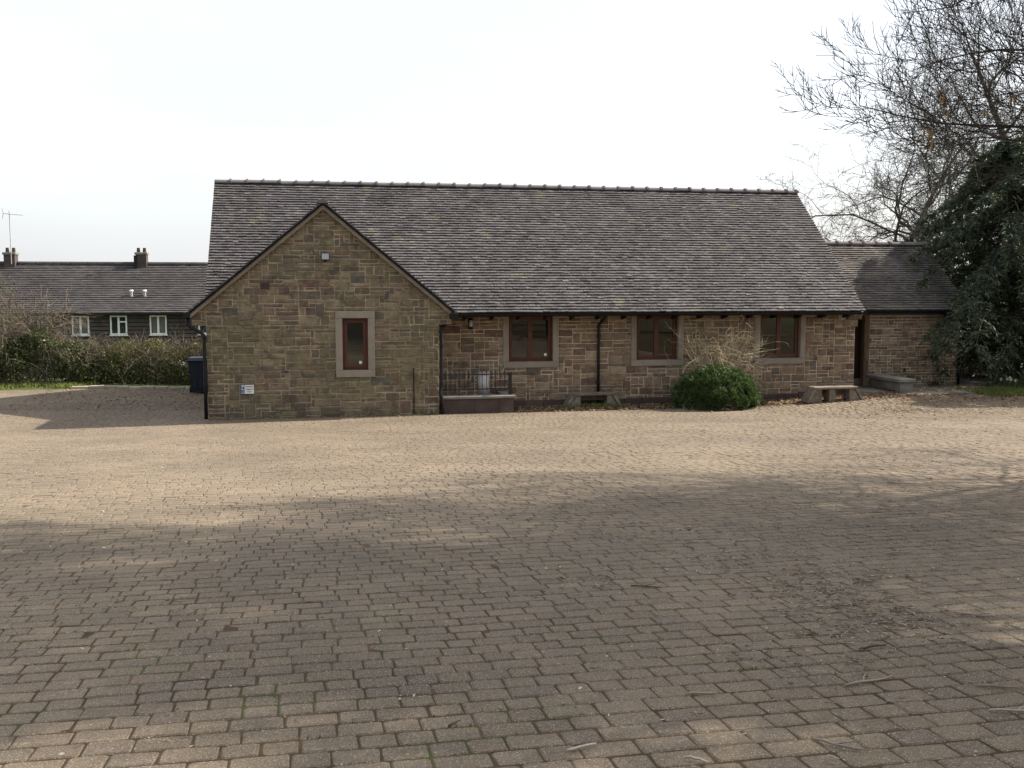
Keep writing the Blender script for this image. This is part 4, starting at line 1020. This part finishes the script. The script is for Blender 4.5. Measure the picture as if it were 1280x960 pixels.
# ------------------------------------------------------------------ house behind the hedge
HV, HE, HR = 58.0, 1.83, 4.42
house = thing('terraced_house', 'long dark boarded house with grey tiled roof and two chimneys', 'house', (-12, HV, -2.4))
HU0, HU1 = -26.0, 3.0
MB().box(HU0, HU1, HV+.06, HV+8, -2.6, HE-.02).build('wall', M['brick_far'], house)
HWN = [(-15.6,-14.4), (-13.75,-12.95), (-11.75,-10.9), (-9.87,-9.03), (-7.9,-7.05), (-5.45,-4.5), (-3.4,-2.5)]
z = -.5
while z < HE-.06:
    e = min(z+.20, HE-.03)
    segs_ = [HU0] + [c for a, b in HWN for c in (a-.03, b+.03)] + [HU1] if e > .62 and z < 1.7 else [HU0, HU1]
    for a, b in zip(segs_[0::2], segs_[1::2]):
        y = HV; zz = z+.035; MB().add([(a,y-.07,zz),(b,y-.07,zz),(b,y-.012,e),(a,y-.012,e),(a,y+.05,zz),(b,y+.05,zz)], [(0,1,2,3),(0,4,5,1),(0,3,4),(1,5,2)]).build('board', M['boarding'], house)
    z = e
for i, (a, b) in enumerate(HWN):
    z0, z1 = .68, 1.68
    m_ = MB(); fw = .075
    m_.box(a, a+fw, HV-.05, HV+.05, z0, z1); m_.box(b-fw, b, HV-.05, HV+.05, z0, z1); m_.box(a+fw, b-fw, HV-.05, HV+.05, z0, z0+fw); m_.box(a+fw, b-fw, HV-.05, HV+.05, z1-fw, z1)
    mid = (a+b)/2; m_.box(mid-.05, mid+.05, HV-.055, HV+.05, z0+fw, z1-fw)
    if i % 2: m_.box(mid+.05, b-fw, HV-.052, HV+.05, z1-.36, z1-.29)
    wn = m_.build('window', M['white'], house)
    MB().box(a+fw, mid-.05, HV+.0, HV+.02, z0+fw, z1-fw).build('pane', M['glass_far'], wn); MB().box(mid+.05, b-fw, HV+.0, HV+.02, z0+fw, z1-fw).build('pane', M['glass_far'], wn)
    if i in (2, 4): MB().box(a+fw+.03, mid-.06, HV-.006, HV-.002, z0+fw+.02, z1-fw-.02).build('curtain', M['interior'], wn); MB().box(mid+.06, b-fw-.03, HV-.006, HV-.002, z0+fw+.02, z1-fw-.02).build('curtain', M['interior'], wn)
    MB().box(a-.04, b+.04, HV-.10, HV+.0, z0-.06, z0-.005).build('sill', M['white'], wn)
rv_ = 62.0
mb = MB(); mb.ext([(HU0-.2, HV-.4, HE), (HU0-.2, rv_, HR), (HU0-.2, 2*rv_-HV+.4, HE), (HU0-.2, 2*rv_-HV+.4, HE-.12), (HU0-.2, rv_, HR-.14), (HU0-.2, HV-.4, HE-.1)], (HU1-HU0+.4, 0, 0))
roof2 = mb.build('roof', M['tile_far'], house)
r2 = random.Random(9); mb = MB(); Bv = Vector((0, rv_-HV+.4, HR-HE))
for V, F, j, a in tiles((HU0-.2, HV-.4, HE-.0), (1,0,0), Bv, HU1-HU0+.4, Bv.length-.05, lambda c: False, r2, gauge=.19, w=.30): mb.add(V, F, r2.random())
tag(mb.build('house_tiles', M['tile_far'], roof2), kind='stuff')
x = HU0
while x < HU1: MB().tube([(x+.01, rv_, HR+.03), (x+.44, rv_, HR+.03)], .11, 8).build('ridge_tile', M['tile_far'], roof2); x += .45
MB().box(HU0-.2, HU1+.2, HV-.50, HV-.42, HE-.09, HE+.0).build('gutter', M['black'], house)
for k, (cx, dz) in enumerate(((-15.55, .62), (-8.75, .66))):
    ch = MB().bbox(cx-.28, cx+.28, 61.6, 62.3, 3.9, 4.42+dz-.14, .01).build('chimney', M['brick_far'], roof2)
    MB().bbox(cx-.33, cx+.33, 61.54, 62.36, 4.42+dz-.14, 4.42+dz, .02).build('chimney_cap', M['concrete'], roof2)
    for q in ((-.16, .16) if k == 0 else (-.17, .15)): MB().tube([(cx+q, 61.95, 4.42+dz), (cx+q, 61.95, 4.42+dz+.25)], [.10,.08], 10).build('chimney_pot', M['rust'], roof2)
MB().box(-9.12, -8.98, 61.50, 61.58, 4.1, 4.9).build('flashing', M['black'], roof2)
for cx in (-8.93, -8.25):
    vy = HV+1.0; vz = HE+ (vy-HV+.4)*(HR-HE)/(rv_-HV+.4)
    MB().tube([(cx, vy, vz-.05), (cx, vy, vz+.28)], .075, 10).build('flue', M['galv'], roof2); MB().tube([(cx, vy, vz+.29), (cx, vy, vz+.36)], [.12,.09], 10).build('flue_cowl', M['white'], roof2)
t = thing('television_aerial', 'thin television aerial on a mast above the house chimney', 'aerial', (-15.42, 61.5, 4.4))
MB().tube([(-15.42,61.5,4.4),(-15.42,61.5,7.25)], .022, 6).build('mast', M['galv'], t)
MB().tube([(-15.75,61.5,7.1),(-14.75,61.5,7.02)], .016, 6).build('boom', M['galv'], t)
for k in range(9): MB().tube([(-15.6+k*.1,61.3,7.08-k*.008+.0),(-15.6+k*.1,61.7,7.08-k*.008)], .009, 5).build('element', M['galv'], t)
for s_ in (-1, 1): MB().tube([(-15.72,61.5,7.1),(-15.78,61.5,7.1+s_*.28)], .014, 5).build('reflector', M['galv'], t)

# parked car glimpsed through the hedge
cy, cz = 45.0, g(-6.3, 45.0)
t = thing('parked_car', 'pale parked car half hidden behind the sparse hedge', 'car', (-6.0, cy, cz))
prof = [(-2.1,.35),(-2.15,.72),(-1.5,.92),(-.85,1.42),(.75,1.46),(1.55,.98),(2.05,.88),(2.12,.38)]
def carsec(y, k, zt): return [(-6.0+a, y, cz+b if b < .95 else cz+.9+(b-.9)*zt) for a, b in prof]
mb = MB(); A = carsec(cy-.86, 1, 1); Bq = carsec(cy+.86, 1, 1)
A2 = [(p[0]*1.0, cy-.86+(.16 if p[2]-cz > .95 else 0), p[2]) for p in A]; B2 = [(p[0], cy+.86-(.16 if p[2]-cz > .95 else 0), p[2]) for p in Bq]
mb.hull(A2, B2); mb.build('body', M['carpaint'], t)
MB().ext([(-7.25,cy-.80,cz+.97),(-4.6,cy-.80,cz+1.0),(-5.3,cy-.715,cz+1.38),(-6.75,cy-.715,cz+1.36)], (0,-.012,0)).build('side_window', M['glass_far'], t)
for wx in (-7.35, -4.65):
    for wy in (cy-.88, cy+.72):
        wh = MB().tube([(wx,wy,cz+.31),(wx,wy+.18,cz+.31)], .31, 18).build('wheel', M['rubber'], t); MB().tube([(wx,wy-.01,cz+.31),(wx,wy+.01,cz+.31)], .19, 12).build('rim', M['galv'], wh)

# ------------------------------------------------------------------ litter on the ground
rr = np.random.default_rng(5)
def litter(name, label, pts, l, wd, mat, z=.006, flat=.16, seed=1):
    r3 = np.random.default_rng(seed); P = np.array(pts); n = len(P); a = r3.uniform(0, 6.28, n)
    D = np.stack([np.cos(a), np.sin(a), r3.normal(0, flat, n)], 1); s = np.stack([-np.sin(a), np.cos(a), r3.normal(0, flat*1.5, n)], 1)
    C = np.stack([P[:,0], P[:,1], G(P[:,0], P[:,1])+z+.35*wd*r3.random(n)], 1)
    L_ = (l*r3.uniform(.5, 1.4, n))[:,None]; Wd = (wd*r3.uniform(.6, 1.3, n))[:,None]
    V = np.stack([C-D*L_*.5, C+s*Wd*.5, C+D*L_*.5, C-s*Wd*.5], 1).reshape(-1, 3)
    o = obj(name, np_mesh(name, V, (np.arange(n)*4)[:,None]+np.array([[0,1,2,3]]), r3.random(n), False, M[mat])); return tag(o, label, 'leaves', kind='stuff')
def spread(n, u0, u1, v0, v1): return np.stack([rr.uniform(u0, u1, n), rr.uniform(v0, v1, n)], 1)
litter('fallen_leaves', 'brown fallen leaves along the foot of the long wall', np.r_[spread(5200, 5.3, 16.4, 26.1, 27.05), spread(1500, 5.2, 17, 25.85, 26.3)], .075, .045, 'litter', .02, .25, 2)
litter('fallen_leaves', 'brown fallen leaves drifted at the edge of the lawn', np.r_[spread(2600, 15, 24, 24.6, 26.3), spread(1800, 16.5, 23, 26.8, 28.4), np.stack([rr.normal(17, 2.5, 1500), rr.normal(23.6, 1.2, 1500)], 1)], .07, .045, 'litter', .015, .2, 3)
litter('fallen_leaves', 'dark leaf litter in the shade beside the bin', np.r_[spread(1600, -7.5, -2.4, 28, 33.4), spread(300, -2.3, 3.2, 25.75, 25.93)], .065, .04, 'litter', .01, .2, 4)
sc = np.stack([rr.uniform(-5, 16, 4500), 3.2+rr.random(4500)**1.1*22], 1); sc = sc[(sc[:,0] > -.3*sc[:,1]-.5) & (sc[:,0] < .8*sc[:,1]+1)]
litter('leaf_scraps', 'small pale scraps of leaf scattered over the paving', sc, .020, .012, 'scrap', .003, .2, 5)
# twigs: loose drifts (uncounted) and the larger sticks one by one
def twig_drift(name, label, pts, l, rad, seed):
    r3 = np.random.default_rng(seed); segs = []
    for (u, v) in pts:
        a = r3.normal(-.35, .8); ln = l*r3.uniform(.3, 1.3); p = np.array([u, v, g(u, v)+rad+.003+r3.random()*.012])
        for k in range(2):
            a2 = a + r3.normal(0, .25); q = p + np.array([math.cos(a2), math.sin(a2), r3.normal(0, .05)])*ln/2; q[2] = max(q[2], g(q[0], q[1])+rad); rd = rad*r3.uniform(.5, 1.2); segs.append((*p, *q, rd, rd*.8)); p = q
    o = seg_obj(name, segs, M['stick'], None, 4); return tag(o, label, 'twigs', kind='stuff')
drift = []
for (u, v, su, sv, n) in [(3.15, 5.9, .22, .40, 240), (3.1, 5.2, .3, .3, 150), (3.05, 6.9, .35, .35, 70), (3.3, 8.3, .5, .4, 60), (2.6, 4.6, .4, .3, 60), (3.9, 6.2, .3, .2, 50), (4.6, 8.0, .8, .6, 80), (6.5, 11.5, 1.5, 1.0, 110), (8.5, 14, 1.5, 1.5, 120), (11, 18, 2, 2, 260), (9, 15, 1.6, 1.6, 160), (5.5, 9.5, .9, .9, 120), (1.9, 6.6, .3, .2, 25), (2.2, 10.0, .8, .5, 40), (-1.2, 6.6, .5, .4, 40)]:
    drift += list(np.stack([rr.normal(u, su, n), rr.normal(v, sv, n)], 1))
drift += list(sc[::9] + .1)
drift = drift + [(a+.05*math.sin(k*7.1), b+.05*math.cos(k*3.3)) for k, (a, b) in enumerate(drift)]
twig_drift('twig_litter', 'drifts of broken twigs lying across the paving', drift, .05, .0032, 6)
for k in range(150):
    pass
rk = random.Random(17)
spots = [(1.9, 3.62, .22), (.95, 3.72, .13), (2.75, 3.75, .26), (2.35, 4.2, .28), (1.62, 4.25, .14), (2.9, 4.05, .2), (.55, 4.1, .07), (3.0, 5.55, .16), (3.45, 6.1, .18), (4.2, 7.0, .22), (2.05, 6.4, .2), (2.7, 4.7, .16), (1.35, 3.55, .1), (3.6, 5.2, .2)]
for (u, v, ln) in spots:
    m_ = MB(); a = rk.gauss(-.1, .5); p = Vector((u, v, g(u, v)+.009)); pts = [p]
    for k in range(5):
        a += rk.gauss(0, .22); q = pts[-1] + Vector((math.cos(a), math.sin(a), 0))*ln/5; q.z = g(q.x, q.y)+.009+rk.random()*.006; pts.append(q)
    m_.tube(pts, [.0055, .006, .0055, .005, .0045, .003], 6)
    if ln > .17:
        b = pts[2]; m_.tube([b, b + Vector((math.cos(a+.7), math.sin(a+.7), .05))*.05, b + Vector((math.cos(a+.6), math.sin(a+.6), .08))*.09], [.004, .003, .002], 5)
    tag(m_.build('stick', M['stick'], None, True), 'broken stick lying on the near paving blocks', 'stick', 'sticks on the near paving')
# moss and weeds in the joints
rr = np.random.default_rng(8); P = []
for (u, v, su, sv, n) in [(3.9, 7.2, .5, .6, 260), (5.6, 8.8, .8, .8, 260), (.5, 4.1, .3, .25, 90), (2.4, 4.7, .4, .3, 60), (-1.7, 6.2, .5, .8, 200), (0.2, 6.9, .25, .2, 60), (2.05, 4.6, .05, .03, 45), (8, 12, 2, 2, 200)]:
    u_ = rr.normal(u, su, n); v_ = 2.6 + np.round((rr.normal(v, sv, n)-2.6)/ROW)*ROW + rr.normal(0, .006, n); P.append(np.stack([u_, v_], 1))
P = np.concatenate(P); o = leaf_obj('joint_weeds', np.stack([P[:,0], P[:,1], G(P[:,0], P[:,1])-.008], 1), np.tile([[0,0,1.]], (len(P), 1)), .022, .007, rr, M['grass'], None, .7)
tag(o, 'tiny weeds growing in the paving joints', 'weeds', kind='stuff')
print('objects', len(bpy.data.objects))
